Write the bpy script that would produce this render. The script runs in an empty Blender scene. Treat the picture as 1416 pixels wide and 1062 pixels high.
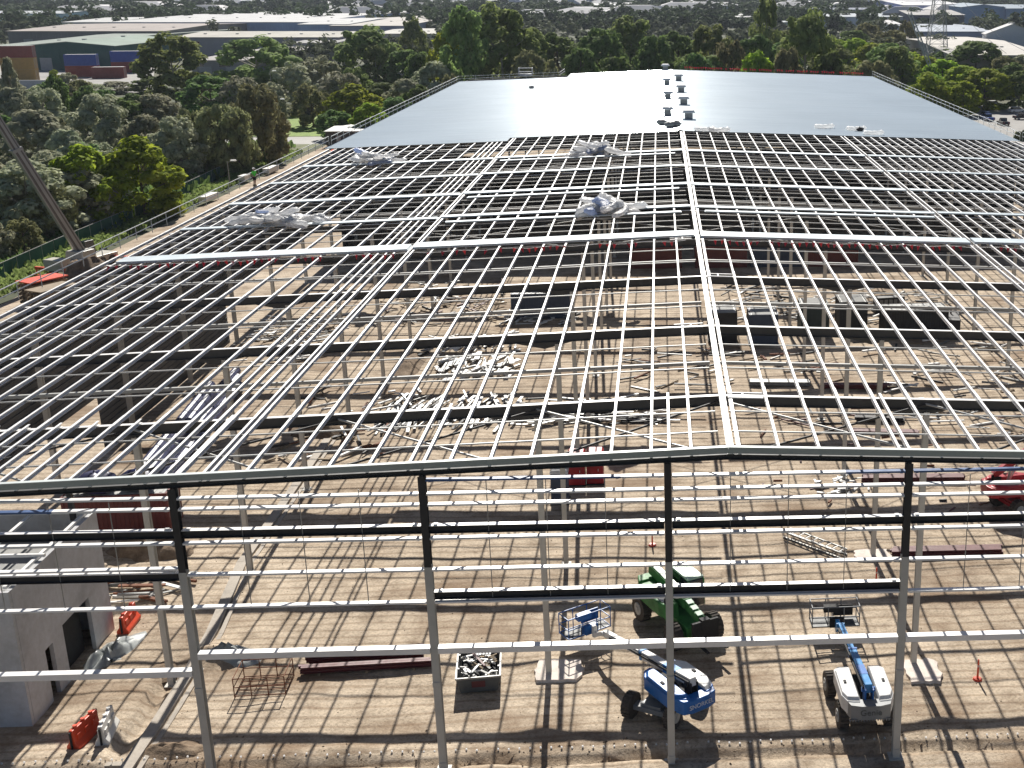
import bpy, math, random
import numpy as np
from math import sin, cos, tan, pi, radians, sqrt, atan2
from mathutils import Vector, Matrix

random.seed(7)
SC = bpy.context.scene
COL = SC.collection

# ------------------------------------------------------------------ survey of the site (metres)
# X along the gable, Y along the ridge (away from the viewer), Z up.  The numbers come from a
# camera solve of the photograph; G() turns a surveyed sight line into a site coordinate.
FOC, CX, CY, CZ, YAW, PITCH, PX, PY = 1708.169, -2.507, -45.337, 31.793, -0.049, 0.297, 289.078, -32.435
HR, SL, BAY, E0, HW = 14.238, .036, 11.816, 7.326, 42.0      # ridge height, slope, bay, first frame, half width
F_ = Vector((-sin(YAW)*cos(PITCH), cos(YAW)*cos(PITCH), -sin(PITCH)))
R_ = Vector((cos(YAW), sin(YAW), 0)); U_ = R_.cross(F_)
CAM = Vector((CX, CY, CZ))
def _ray(x, y): return F_ + R_*((x-708-PX)/FOC) - U_*((y-531-PY)/FOC)
def G(x, y, z=0.0):
    d = _ray(x, y); return CAM + d*((z-CZ)/d.z)
def GY(x, y, Y):
    d = _ray(x, y); return CAM + d*((Y-CY)/d.y)
def roof_z(x): return HR - SL*abs(x)
def RP(x, y):
    z = 13.0
    for _ in range(8):
        p = G(x, y, z); z = roof_z(p.x)
    return Vector((p.x, p.y, z))
def frame_y(n): return E0 + BAY*n
SHEET_Y = frame_y(8.6)          # where the laid roof sheets begin
END_Y = frame_y(18)
TREE_Z = -0.4

# ------------------------------------------------------------------ materials
def new_mat(name):
    m = bpy.data.materials.new(name); m.use_nodes = True
    nt = m.node_tree; nt.nodes.clear()
    out = nt.nodes.new('ShaderNodeOutputMaterial')
    b = nt.nodes.new('ShaderNodeBsdfPrincipled')
    nt.links.new(b.outputs[0], out.inputs[0])
    return m, nt, b, out
def coords(nt, kind='Object', scale=(1, 1, 1)):
    tc = nt.nodes.new('ShaderNodeTexCoord'); mp = nt.nodes.new('ShaderNodeMapping')
    mp.inputs['Scale'].default_value = scale
    nt.links.new(tc.outputs[kind], mp.inputs[0]); return mp.outputs[0]
def noise(nt, vec, scale, detail=4, rough=.6):
    n = nt.nodes.new('ShaderNodeTexNoise'); n.inputs['Scale'].default_value = scale
    n.inputs['Detail'].default_value = detail; n.inputs['Roughness'].default_value = rough
    nt.links.new(vec, n.inputs['Vector']); return n.outputs['Fac']
def ramp(nt, fac, stops):
    r = nt.nodes.new('ShaderNodeValToRGB'); e = r.color_ramp.elements
    while len(e) < len(stops): e.new(.5)
    for el, (p, c) in zip(e, stops):
        el.position = p; el.color = (*c, 1) if len(c) == 3 else c
    nt.links.new(fac, r.inputs[0]); return r.outputs[0]
def mix(nt, fac, a, b, mode='MIX'):
    m = nt.nodes.new('ShaderNodeMix'); m.data_type = 'RGBA'; m.blend_type = mode
    for i, v in ((0, fac), (6, a), (7, b)):
        if isinstance(v, (int, float)): m.inputs[i].default_value = v
        elif isinstance(v, tuple): m.inputs[i].default_value = (*v, 1)
        else: nt.links.new(v, m.inputs[i])
    return m.outputs[2]
def bump(nt, b, h, strength=.4, dist=.05):
    n = nt.nodes.new('ShaderNodeBump'); n.inputs['Strength'].default_value = strength
    n.inputs['Distance'].default_value = dist
    nt.links.new(h, n.inputs['Height']); nt.links.new(n.outputs[0], b.inputs['Normal'])
def sc(c, k): return tuple(min(1, v*k) for v in c)
_cache = {}
def paint(name, col, rough=.45, metal=0.0, var=.25, scale=1.2, spec=.5):
    """worn paint or metal: the colour drifts, dirt streaks, small roughness changes"""
    key = (name, col)
    if key in _cache: return _cache[key]
    m, nt, b, o = new_mat(name)
    v = coords(nt)
    n = noise(nt, v, scale, 6, .65)
    c = ramp(nt, n, [(.25, sc(col, 1-var)), (.55, col), (.85, sc(col, 1+var*.5))])
    nt.links.new(c, b.inputs['Base Color'])
    r = nt.nodes.new('ShaderNodeMapRange'); r.inputs[3].default_value = max(.05, rough-.1); r.inputs[4].default_value = min(1, rough+.15)
    nt.links.new(noise(nt, v, scale*3, 3), r.inputs[0]); nt.links.new(r.outputs[0], b.inputs['Roughness'])
    b.inputs['Metallic'].default_value = metal
    b.inputs['Specular IOR Level'].default_value = spec
    _cache[key] = m; return m

M = {}
M['purlin'] = paint('galvanised_purlin', (.84, .83, .81), .38, .15, .14, .6)
M['girt'] = paint('galvanised_girt', (.86, .85, .83), .38, .1, .14, .6)
M['dark_steel'] = paint('near_black_steel', (.028, .027, .028), .6, 0, .3)  # one near-black tone for upper columns, beams, braces and loose steel
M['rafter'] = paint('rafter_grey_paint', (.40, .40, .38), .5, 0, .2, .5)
M['rafter_web'] = paint('rafter_web_painted_shade', (.06, .06, .06), .6, 0, .3, .5)  # shade of the unlit web put into the colour; the steel is mid grey
M['column'] = paint('column_grey_paint', (.58, .55, .49), .5, 0, .18, .6)
M['column_grey'] = paint('gable_column_grey', (.52, .50, .45), .5, 0, .2, .6)
M['fascia'] = paint('fascia_grey_green', (.34, .38, .365), .4, .1, .15, .4)
M['fascia_lip'] = paint('fascia_lip_pale', (.62, .66, .64), .4, .1, .1, .4)
M['blue_film'] = paint('blue_protective_film', (.05, .11, .26), .35, 0, .2)
M['bridging'] = paint('bridging_zinc', (.52, .52, .50), .4, .3, .15)
M['wall_clad'] = paint('wall_cladding_grey', (.07, .073, .078), .5, .1, .2)
def film(name, col):
    m, nt, b, o = new_mat(name); n = noise(nt, coords(nt), 3, 5, .6)
    c = ramp(nt, n, [(.3, sc(col, .9)), (.7, col)]); nt.links.new(c, b.inputs['Base Color']); b.inputs['Roughness'].default_value = .3
    t = nt.nodes.new('ShaderNodeBsdfTranslucent'); nt.links.new(c, t.inputs[0]); ms = nt.nodes.new('ShaderNodeMixShader'); ms.inputs[0].default_value = .68
    nt.links.new(b.outputs[0], ms.inputs[1]); nt.links.new(t.outputs[0], ms.inputs[2]); nt.links.new(ms.outputs[0], o.inputs[0]); bump(nt, b, n, .8, .15)
    return m
M['white_plastic'] = film('white_plastic_wrap', (.97, .97, .97))
M['blue_plastic'] = film('pale_blue_wrap', (.58, .66, .84))
M['white_steel'] = paint('white_steel_offcut', (.78, .77, .74), .45, 0, .1)
M['galv_dark'] = paint('weathered_zinc', (.28, .28, .27), .45, .3, .25)
M['maroon'] = paint('red_oxide_primer', (.115, .022, .025), .55, 0, .3)
M['maroon_cont'] = paint('maroon_container_paint', (.16, .035, .03), .5, 0, .25)
M['orange_plastic'] = paint('orange_plastic', (.78, .085, .03), .4, 0, .15)
M['white_barrier'] = paint('white_barrier_plastic', (.72, .70, .66), .45, 0, .12)
M['lift_blue'] = paint('boom_lift_blue', (.01, .13, .44), .38, 0, .3, 1.8, .4)
M['lift_cyan'] = paint('boom_bright_blue', (.03, .24, .55), .3, 0, .15, 1)
M['lift_white'] = paint('lift_white_paint', (.72, .715, .70), .42, 0, .22, 2.2, .3)
M['lift_grey'] = paint('lift_grey_paint', (.20, .21, .22), .45, 0, .15, 1)
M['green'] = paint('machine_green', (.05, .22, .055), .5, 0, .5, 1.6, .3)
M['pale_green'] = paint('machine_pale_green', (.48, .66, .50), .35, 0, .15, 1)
M['red_paint'] = paint('machine_red', (.42, .02, .03), .35, 0, .2, 1)
M['black'] = paint('black_rubber', (.018, .018, .019), .75, 0, .3, 3)
M['tyre'] = paint('dusty_tyre', (.085, .072, .06), .9, 0, .6, 5)
M['rim'] = paint('wheel_rim', (.42, .42, .40), .5, 0, .2)
M['glass'] = paint('dark_glass', (.02, .025, .03), .08, 0, .1, 1, .8)
M['chrome'] = paint('bare_steel', (.55, .55, .54), .3, .8, .15)
M['skip_grey'] = paint('skip_grey_paint', (.10, .105, .105), .55, 0, .3)
M['rust'] = paint('rusty_rebar', (.20, .075, .035), .8, 0, .35, 2)
M['tan_timber'] = paint('weathered_timber', (.30, .23, .15), .8, 0, .3, 2)
M['navy'] = paint('navy_tarp', (.03, .035, .10), .4, 0, .3, 1)
M['tarp'] = paint('grey_plastic_sheet', (.34, .36, .35), .3, 0, .35, 2)
M['lettering_pale'] = paint('pale_lettering', (.62, .68, .76), .5)
M['lettering_dark'] = paint('dark_lettering', (.075, .085, .085), .5)
M['cont_blue'] = paint('container_blue', (.03, .09, .38), .5, 0, .2)
M['cont_navy'] = paint('container_navy', (.045, .065, .11), .5, 0, .25)
M['cont_red'] = paint('container_red_brown', (.26, .055, .045), .55, 0, .25)
M['cont_yellow'] = paint('container_mustard', (.46, .28, .08), .55, 0, .2)
M['cont_green'] = paint('container_dark_green', (.03, .045, .042), .55, 0, .25)
M['cont_black'] = paint('container_charcoal', (.025, .024, .026), .55, 0, .25)
M['lawn_dark'] = paint('hiviz_green', (.10, .75, .06), .8, 0, .1)
M['flag_red'] = paint('flag_red', (.75, .03, .045), .6, 0, .1)
M['skin'] = paint('skin', (.45, .27, .19), .6, 0, .1)
M['pylon'] = paint('pylon_galvanised', (.30, .31, .31), .5, .3, .15)
M['boom_tan'] = paint('crane_boom_grey', (.36, .35, .33), .4, .2, .15, .5)
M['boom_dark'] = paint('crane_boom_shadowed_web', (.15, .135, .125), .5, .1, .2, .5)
M['crane_cab'] = paint('crane_cab_cream', (.48, .45, .38), .4, 0, .15)
M['bark'] = paint('bark', (.17, .135, .105), .9, 0, .35, 4)
M['bark_pale'] = paint('pale_gum_bark', (.38, .34, .29), .85, 0, .3, 4)
M['fence_mesh'] = paint('green_shade_cloth', (.03, .12, .085), .8, 0, .3, .4)
M['car_blue'] = paint('car_blue', (.03, .09, .30), .25, .2, .05)
M['car_dark'] = paint('car_dark_grey', (.03, .03, .034), .25, .2, .05)
M['car_white'] = paint('car_white', (.75, .75, .74), .25, 0, .05)

def concrete(name, col, s=.5):
    m, nt, b, o = new_mat(name); v = coords(nt)
    n1 = noise(nt, v, s, 6, .65); n2 = noise(nt, v, s*9, 5, .7)
    c = ramp(nt, n1, [(.28, sc(col, .72)), (.5, col), (.75, sc(col, 1.15))])
    c2 = ramp(nt, n2, [(.3, (.78, .76, .72)), (.65, (1, 1, 1))])
    nt.links.new(mix(nt, .7, c, c2, 'MULTIPLY'), b.inputs['Base Color'])
    b.inputs['Roughness'].default_value = .85; bump(nt, b, n2, .25, .02); return m
M['precast'] = concrete('precast_concrete', (.54, .545, .56), .35)
M['pad_concrete'] = concrete('fresh_concrete', (.78, .69, .62), 1.2)
M['kerb'] = concrete('kerb_concrete', (.46, .41, .35), 1.0)
M['asphalt'] = concrete('pale_asphalt', (.30, .29, .275), .12)
M['road'] = concrete('road_concrete', (.40, .39, .37), .1)

def dirt_mat():
    m, nt, b, o = new_mat('compacted_dirt'); v = coords(nt)
    big = noise(nt, v, .09, 5, .6); mid = noise(nt, v, .7, 7, .7); fine = noise(nt, v, 7, 5, .75)
    base = ramp(nt, big, [(.30, (.345, .275, .205)), (.48, (.475, .395, .30)), (.70, (.57, .485, .38))])
    mm = ramp(nt, mid, [(.32, (.52, .46, .40)), (.50, (.97, .95, .93)), (.70, (1.25, 1.23, 1.2))])
    c = mix(nt, .85, base, mm, 'MULTIPLY')
    ff = ramp(nt, fine, [(.30, (.45, .41, .37)), (.5, (1, 1, 1)), (.72, (1.35, 1.32, 1.3))])
    c = mix(nt, .8, c, ff, 'MULTIPLY')
    # wheel tracks: long wavering bands that run across the floor
    w = nt.nodes.new('ShaderNodeTexWave'); w.wave_type = 'BANDS'; w.bands_direction = 'Y'
    w.inputs['Scale'].default_value = .42; w.inputs['Distortion'].default_value = 9
    w.inputs['Detail'].default_value = 3; w.inputs['Detail Scale'].default_value = .35
    nt.links.new(coords(nt, 'Object', (.35, 1, 1)), w.inputs['Vector'])
    tr = ramp(nt, w.outputs['Fac'], [(.0, (.66, .60, .54)), (.30, (1, 1, 1)), (1, (1.06, 1.05, 1.03))])
    c = mix(nt, .75, c, tr, 'MULTIPLY')
    # damp reddish patches
    wet = ramp(nt, noise(nt, coords(nt, 'Object', (.5, 1, 1)), .22, 4, .6), [(.52, (0, 0, 0)), (.66, (1, 1, 1))])
    c = mix(nt, wet, c, mix(nt, .72, c, (.20, .125, .07)))
    nt.links.new(c, b.inputs['Base Color']); b.inputs['Roughness'].default_value = .95
    h = mix(nt, .5, mid, fine); bump(nt, b, h, .9, .12)
    return m
M['dirt'] = dirt_mat()
def soil_mat():
    m, nt, b, o = new_mat('dark_soil'); v = coords(nt)
    c = ramp(nt, noise(nt, v, 1.5, 7, .7), [(.3, (.10, .07, .045)), (.5, (.20, .14, .09)), (.75, (.34, .26, .18))])
    nt.links.new(c, b.inputs['Base Color']); b.inputs['Roughness'].default_value = .95
    bump(nt, b, noise(nt, v, 4, 5, .7), .8, .1); return m
M['soil'] = soil_mat()
def ground_mat():
    m, nt, b, o = new_mat('scrub_ground'); v = coords(nt)
    c = ramp(nt, noise(nt, v, .03, 8, .7), [(.32, (.03, .045, .018)), (.5, (.06, .07, .03)), (.72, (.12, .11, .06))])
    f = ramp(nt, noise(nt, v, .6, 5, .7), [(.3, (.6, .6, .6)), (.7, (1.2, 1.2, 1.1))])
    nt.links.new(mix(nt, .8, c, f, 'MULTIPLY'), b.inputs['Base Color']); b.inputs['Roughness'].default_value = .95
    return m
M['ground'] = ground_mat()
def lawn_mat(name, c0, c1):
    m, nt, b, o = new_mat(name); v = coords(nt)
    c = ramp(nt, noise(nt, v, .9, 7, .75), [(.3, c0), (.7, c1)])
    nt.links.new(c, b.inputs['Base Color']); b.inputs['Roughness'].default_value = .9
    bump(nt, b, noise(nt, v, 5, 4, .8), .6, .1); return m
M['lawn'] = lawn_mat('bright_lawn', (.09, .17, .02), (.26, .36, .05))
M['verge'] = lawn_mat('rough_grass', (.05, .075, .02), (.20, .20, .08))

def roof_mat(name, col, rough, ribs=True, metal=.35):
    """ribbed roof sheeting: the ribs run down the slope (along X), so their flanks tip along Y"""
    m, nt, b, o = new_mat(name)
    v = coords(nt)
    big = noise(nt, v, .05, 5, .6)
    st = noise(nt, coords(nt, 'Object', (.06, 1.6, 1)), 1.0, 4, .6)
    c = ramp(nt, big, [(.3, sc(col, .93)), (.7, sc(col, 1.05))])
    c = mix(nt, .9, c, ramp(nt, st, [(.3, (.86, .88, .90)), (.6, (1, 1, 1))]), 'MULTIPLY')
    nt.links.new(c, b.inputs['Base Color'])
    b.inputs['Metallic'].default_value = metal; b.inputs['Roughness'].default_value = rough
    return m
M['roof'] = roof_mat('pale_roof_sheeting', (.66, .755, .80), .15, True, .25)
M['sheet_pack'] = paint('pale_sheet_stack', (.47, .53, .56), .4, .2, .1, .4)

def leaf_mat(name, dark, light, trans):
    m, nt, b, o = new_mat(name)
    v = coords(nt)
    n = noise(nt, v, 9, 4, .7)
    oi = nt.nodes.new('ShaderNodeObjectInfo')
    c = ramp(nt, n, [(.3, dark), (.7, light)])
    hs = nt.nodes.new('ShaderNodeHueSaturation')
    mr = nt.nodes.new('ShaderNodeMapRange'); mr.inputs[3].default_value = .47; mr.inputs[4].default_value = .525
    nt.links.new(oi.outputs['Random'], mr.inputs[0]); nt.links.new(mr.outputs[0], hs.inputs['Hue'])
    mr2 = nt.nodes.new('ShaderNodeMapRange'); mr2.inputs[3].default_value = .75; mr2.inputs[4].default_value = 1.25
    nt.links.new(oi.outputs['Random'], mr2.inputs[0]); nt.links.new(mr2.outputs[0], hs.inputs['Value'])
    nt.links.new(c, hs.inputs['Color'])
    nt.links.new(hs.outputs[0], b.inputs['Base Color'])
    b.inputs['Roughness'].default_value = .8; b.inputs['Specular IOR Level'].default_value = .08
    t = nt.nodes.new('ShaderNodeBsdfTranslucent'); nt.links.new(hs.outputs[0], t.inputs[0])
    ms = nt.nodes.new('ShaderNodeMixShader'); ms.inputs[0].default_value = trans
    nt.links.new(b.outputs[0], ms.inputs[1]); nt.links.new(t.outputs[0], ms.inputs[2])
    nt.links.new(ms.outputs[0], o.inputs[0]); return m
LEAF = [leaf_mat('bright_green_leaves', (0.146, 0.252, 0.021), (0.505, 0.620, 0.069), .5),
        leaf_mat('grey_green_leaves', (0.199, 0.230, 0.130), (0.620, 0.620, 0.429), .35),
        leaf_mat('dark_green_leaves', (0.076, 0.130, 0.040), (0.276, 0.375, 0.114), .38),
        leaf_mat('olive_brown_leaves', (0.146, 0.153, 0.076), (0.398, 0.390, 0.184), .35),
        leaf_mat('gum_leaves', (0.114, 0.160, 0.049), (0.383, 0.459, 0.153), .4)]

FAR_LEAF = [leaf_mat('far_dark_leaves', (.028, .048, .022), (.085, .115, .05), .2), leaf_mat('far_grey_leaves', (.05, .062, .036), (.15, .17, .10), .25)]

# ------------------------------------------------------------------ mesh building
class MB:
    def __init__(s): s.v = []; s.f = []; s.m = []; s.mats = []
    def mi(s, mat):
        if mat not in s.mats: s.mats.append(mat)
        return s.mats.index(mat)
    def add(s, vs, fs, mat=None):
        o = len(s.v); s.v += [tuple(v) for v in vs]; k = s.mi(mat) if mat else 0
        for f in fs: s.f.append(tuple(i+o for i in f)); s.m.append(k)
        return s
    def frame(s, o, X, Y, Z, sx, sy, sz, mat=None):
        """box centred at o with the given axes and full sizes"""
        vs = [o + X*(a*sx/2) + Y*(b*sy/2) + Z*(c*sz/2) for c in (-1, 1) for b in (-1, 1) for a in (-1, 1)]
        return s.add(vs, [(0, 2, 3, 1), (4, 5, 7, 6), (0, 1, 5, 4), (2, 6, 7, 3), (0, 4, 6, 2), (1, 3, 7, 5)], mat)
    def box(s, x, y, z, sx, sy, sz, rot=0, mat=None):
        X = Vector((cos(rot), sin(rot), 0)); Y = Vector((-sin(rot), cos(rot), 0))
        return s.frame(Vector((x, y, z)), X, Y, Vector((0, 0, 1)), sx, sy, sz, mat)
    def bar(s, p, q, w, h, up=(0, 0, 1), mat=None):
        p, q = Vector(p), Vector(q); D = q-p; L = D.length
        if L < 1e-6: return s
        D = D/L; up = Vector(up)
        if abs(D.dot(up)) > .98: up = Vector((0, 1, 0))
        S = D.cross(up).normalized(); Uq = S.cross(D)
        return s.frame((p+q)/2, D, S, Uq, L, w, h, mat)
    def tube(s, p, q, r, n=8, r2=None, mat=None, cap=True):
        p, q = Vector(p), Vector(q); D = (q-p); L = D.length
        if L < 1e-6: return s
        D /= L; a = Vector((0, 0, 1)) if abs(D.z) < .9 else Vector((1, 0, 0))
        S = D.cross(a).normalized(); T = D.cross(S); r2 = r if r2 is None else r2
        vs = [p + (S*cos(2*pi*i/n)+T*sin(2*pi*i/n))*r for i in range(n)] + [q + (S*cos(2*pi*i/n)+T*sin(2*pi*i/n))*r2 for i in range(n)]
        fs = [(i, (i+1) % n, n+(i+1) % n, n+i) for i in range(n)]
        if cap: fs += [tuple(range(n-1, -1, -1)), tuple(range(n, 2*n))]
        return s.add(vs, fs, mat)
    def path(s, pts, r, n=6, mat=None):
        for a, b in zip(pts, pts[1:]): s.tube(a, b, r, n, mat=mat)
        return s
    def prism(s, pts, z0, z1, mat=None, taper=1.0):
        """vertical prism over a plan outline (counter-clockwise), optionally tapered towards its top"""
        n = len(pts); cx = sum(p[0] for p in pts)/n; cy = sum(p[1] for p in pts)/n
        vs = [(p[0], p[1], z0) for p in pts] + [(cx+(p[0]-cx)*taper, cy+(p[1]-cy)*taper, z1) for p in pts]
        fs = [(i, (i+1) % n, n+(i+1) % n, n+i) for i in range(n)] + [tuple(range(n-1, -1, -1)), tuple(range(n, 2*n))]
        return s.add(vs, fs, mat)
    def slab(s, pts, thick, axis=(0, 1, 0), mat=None):
        """outline given as 3-D points, pushed along axis on both sides"""
        A = Vector(axis)*(thick/2); n = len(pts)
        vs = [Vector(p)-A for p in pts] + [Vector(p)+A for p in pts]
        fs = [(i, (i+1) % n, n+(i+1) % n, n+i) for i in range(n)] + [tuple(range(n-1, -1, -1)), tuple(range(n, 2*n))]
        return s.add(vs, fs, mat)
    def isec(s, p, q, b, h, tf, tw, up=(0, 0, 1), mat=None, wmat=None):
        p, q = Vector(p), Vector(q); D = (q-p).normalized(); up = Vector(up)
        if abs(D.dot(up)) > .98: up = Vector((0, 1, 0))
        S = D.cross(up).normalized(); Uq = S.cross(D)
        for k in (-1, 1): s.bar(p+Uq*k*(h-tf)/2, q+Uq*k*(h-tf)/2, b, tf, Uq, mat)
        return s.bar(p, q, tw, h-2*tf-.002, Uq, wmat or mat)
    def build(s, name, mat=None, parent=None, smooth=False, bevel=0):
        me = bpy.data.meshes.new(name)
        me.from_pydata(s.v, [], s.f); me.update()
        for m in (s.mats or ([mat] if mat else [])): me.materials.append(m)
        if s.mats: me.polygons.foreach_set('material_index', s.m)
        if smooth: me.polygons.foreach_set('use_smooth', [True]*len(me.polygons))
        o = bpy.data.objects.new(name, me); COL.objects.link(o)
        if parent is not None: o.parent = parent
        if bevel:
            bv = o.modifiers.new('edge', 'BEVEL'); bv.width = bevel; bv.segments = 2; bv.limit_method = 'ANGLE'
        return o

def tag(o, label=None, cat=None, group=None, kind=None):
    if label: o['label'] = label
    if cat: o['category'] = cat
    if group: o['group'] = group
    if kind: o['kind'] = kind
    return o
def thing(name, label, cat, loc=(0, 0, 0), rz=0, group=None):
    o = bpy.data.objects.new(name, None); COL.objects.link(o)
    o.location = loc; o.rotation_euler = (0, 0, rz); o.empty_display_size = .3
    return tag(o, label, cat, group)
def copy_tree(o, parent=None):
    c = o.copy(); COL.objects.link(c)
    if parent is not None: c.parent = parent
    for ch in list(o.children): copy_tree(ch, c)
    return c
def structure(name, mb, mat, **k): return tag(mb.build(name, mat, **k), kind='structure')
def lettering(text, name, size, mat, parent, loc, rot, depth=.012):
    cu = bpy.data.curves.new(name, 'FONT'); cu.body = text; cu.size = size; cu.extrude = depth
    cu.align_x = 'CENTER'; cu.align_y = 'CENTER'
    t = bpy.data.objects.new(name+'_curve', cu); COL.objects.link(t)
    dg = bpy.context.evaluated_depsgraph_get(); dg.update()
    me = bpy.data.meshes.new_from_object(t.evaluated_get(dg))
    bpy.data.objects.remove(t); bpy.data.curves.remove(cu)
    me.materials.clear(); me.materials.append(mat); me.name = name
    o = bpy.data.objects.new(name, me); COL.objects.link(o)
    o.parent = parent; o.location = loc; o.rotation_euler = rot
    return o

# ------------------------------------------------------------------ world, sun, camera
SUN_EL, SUN_AZ = radians(38.3), radians(-3.0)          # azimuth measured from +Y towards +X
w = bpy.data.worlds.new('World'); SC.world = w; w.use_nodes = True
nt = w.node_tree; nt.nodes.clear()
wo = nt.nodes.new('ShaderNodeOutputWorld'); bg = nt.nodes.new('ShaderNodeBackground'); sky = nt.nodes.new('ShaderNodeTexSky')
sky.sky_type = 'NISHITA'; sky.sun_disc = False; sky.sun_elevation = SUN_EL; sky.sun_rotation = SUN_AZ
sky.altitude = 50; sky.dust_density = .4; sky.air_density = .6
bg.inputs[1].default_value = .05
nt.links.new(sky.outputs[0], bg.inputs[0]); nt.links.new(bg.outputs[0], wo.inputs[0])
ld = bpy.data.lights.new('sun', 'SUN'); ld.energy = 5.0; ld.angle = radians(.4); ld.color = (1, .955, .88)
lo = bpy.data.objects.new('sun', ld); COL.objects.link(lo)
sdir = Vector((sin(SUN_AZ)*cos(SUN_EL), cos(SUN_AZ)*cos(SUN_EL), sin(SUN_EL)))
lo.rotation_euler = sdir.to_track_quat('Z', 'Y').to_euler(); lo.location = (0, 0, 80)

cd = bpy.data.cameras.new('camera'); co = bpy.data.objects.new('camera', cd); COL.objects.link(co)
co.location = CAM
co.rotation_euler = Matrix((R_, U_, -F_)).transposed().to_euler()
cd.sensor_fit = 'HORIZONTAL'; cd.sensor_width = 36; cd.lens = FOC*36/1416
cd.shift_x = -PX/1416; cd.shift_y = PY/1416
cd.clip_start = .5; cd.clip_end = 12000
SC.camera = co
SC.view_settings.view_transform = 'Standard'; SC.view_settings.look = 'None'
SC.view_settings.exposure = .5; SC.view_settings.gamma = 1
SC.render.engine = 'CYCLES'
SC.cycles.max_bounces = 5; SC.cycles.diffuse_bounces = 2; SC.cycles.glossy_bounces = 2; SC.cycles.volume_bounces = 0; SC.cycles.transparent_max_bounces = 4
SC.cycles.use_denoising = True

# ------------------------------------------------------------------ ground
def axis(spec):
    out = []
    for a, b, st in spec:
        n = max(1, round((b-a)/st)); out += [a+(b-a)*i/n for i in range(n)]
    return out + [spec[-1][1]]
def vnoise(x, y, seed=0):
    def h(i, j):
        k = (i*374761393 + j*668265263 + seed*974711) & 0xffffffff
        k = ((k ^ (k >> 13))*1274126177) & 0xffffffff
        return ((k ^ (k >> 16)) & 0xffff)/65535.
    i, j = math.floor(x), math.floor(y); fx, fy = x-i, y-j
    fx = fx*fx*(3-2*fx); fy = fy*fy*(3-2*fy)
    return (h(i, j)*(1-fx)+h(i+1, j)*fx)*(1-fy)+(h(i, j+1)*(1-fx)+h(i+1, j+1)*fx)*fy
def pad_z(x, y):
    z = 0.0
    if -60 < x < 50 and -8 < y < 60:
        z += (vnoise(x*.35, y*.35, 1)-.5)*.10 + (vnoise(x*1.1, y*1.1, 2)-.5)*.05
        if -40 < x < 50:                                   # the footing trench and its spoil in front of the gable
            c = .55 + (vnoise(x*.5, 3, 5)-.5)*.35
            z -= .36*math.exp(-((y-c)/.2)**4)
            z += (.01+.13*vnoise(x*.9, 7, 6)*vnoise(x*.23, 5, 4)*1.6)*math.exp(-((y-c-.85-.3*vnoise(x*.7, 2, 12))/.38)**2)
            z += .12*math.exp(-((y-c+.8)/.5)**2)*vnoise(x*.8, 9, 8)
        if y < 9 and -27.5 < x < -24.5: z -= .38*math.exp(-((x+26.2-.12*sin(y*1.7))/.38)**4)*(1 if y < 7.5 else 9-y if y > 8 else 1)
        for mx, my, mr, mh in MOUNDS:
            d2 = ((x-mx)**2+((y-my)*1.0)**2)/(mr*mr)
            if d2 < 4: z += mh*math.exp(-d2*1.3)*(.7+.6*vnoise(x*1.3, y*1.3, 9))
    return z
MOUNDS = [(-25.0, 10.0, 1.2, .45), (9.3, 7.4, 1.6, .12), (-8.0, 7.9, 1.8, .12), (-27.5, 5.8, 2.0, .12)]
xs = axis([(-72.8, -45, 5), (-45, -32, .8), (-32, 17, .3), (17, 46, 1.5), (46, 64, 6)])
ys = axis([(-30, -4, 3), (-4, 16, .25), (16, 30, .6), (30, 60, 1.5), (60, 232, 12)])
mb = MB()
nx = len(xs)
for y in ys:
    for x in xs:
        edge = x <= -72.8 or x >= 64 or y <= -30 or y >= 232
        mb.v.append((x, y, -.55 if edge else pad_z(x, y)))
for j in range(len(ys)-1):
    for i in range(nx-1):
        mb.f.append((j*nx+i, j*nx+i+1, (j+1)*nx+i+1, (j+1)*nx+i)); mb.m.append(0)
structure('dirt_ground', mb, M['dirt'], smooth=True)
mb = MB()
for a in range(10):
    for b2 in range(8):
        x0, x1 = -2600+a*500, -2600+(a+1)*500; y0, y1 = -400+b2*500, -400+(b2+1)*500
        mb.add([(x0, y0, -.4), (x1, y0, -.4), (x1, y1, -.4), (x0, y1, -.4)], [(0, 1, 2, 3)])
structure('ground', mb, M['ground'])
def sheet(name, pts, z, mat):
    return structure(name, MB().add([(p[0], p[1], z) for p in pts], [tuple(range(len(pts)))]), mat)
sheet('grass_verge', [(-84, 40), (-72.9, 40), (-72.9, 232), (-84, 232)], -.39, M['verge'])
sheet('lawn', [(-112, 232), (-71, 232), (-71, 276), (-112, 270)], -.38, M['lawn'])
sheet('road', [(-120, 215), (-71, 218), (-71, 231), (-120, 228)], -.385, M['road'])
sheet('car_park', [(64.5, 90), (104, 110), (112, 275), (80, 300), (64.5, 290)], -.385, M['asphalt'])
sheet('container_yard', [tuple(G(-60, 128, -.4))[:2], tuple(G(210, 128, -.4))[:2], tuple(G(215, 84, -.4))[:2], tuple(G(-60, 84, -.4))[:2]], -.38, M['asphalt'])
sheet('pavement', [tuple(G(522, 108, -.4))[:2], tuple(G(566, 108, -.4))[:2], tuple(G(566, 78, -.4))[:2], tuple(G(522, 78, -.4))[:2]], -.38, M['road'])

# ------------------------------------------------------------------ the warehouse frame
wf = thing('warehouse_frame', 'large steel warehouse frame under construction, its far roof already sheeted in pale metal', 'warehouse', (0, 0, 0))
def part(name, mb, mat=None, parent=wf, **k): return mb.build(name, mat, parent, **k)

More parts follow.
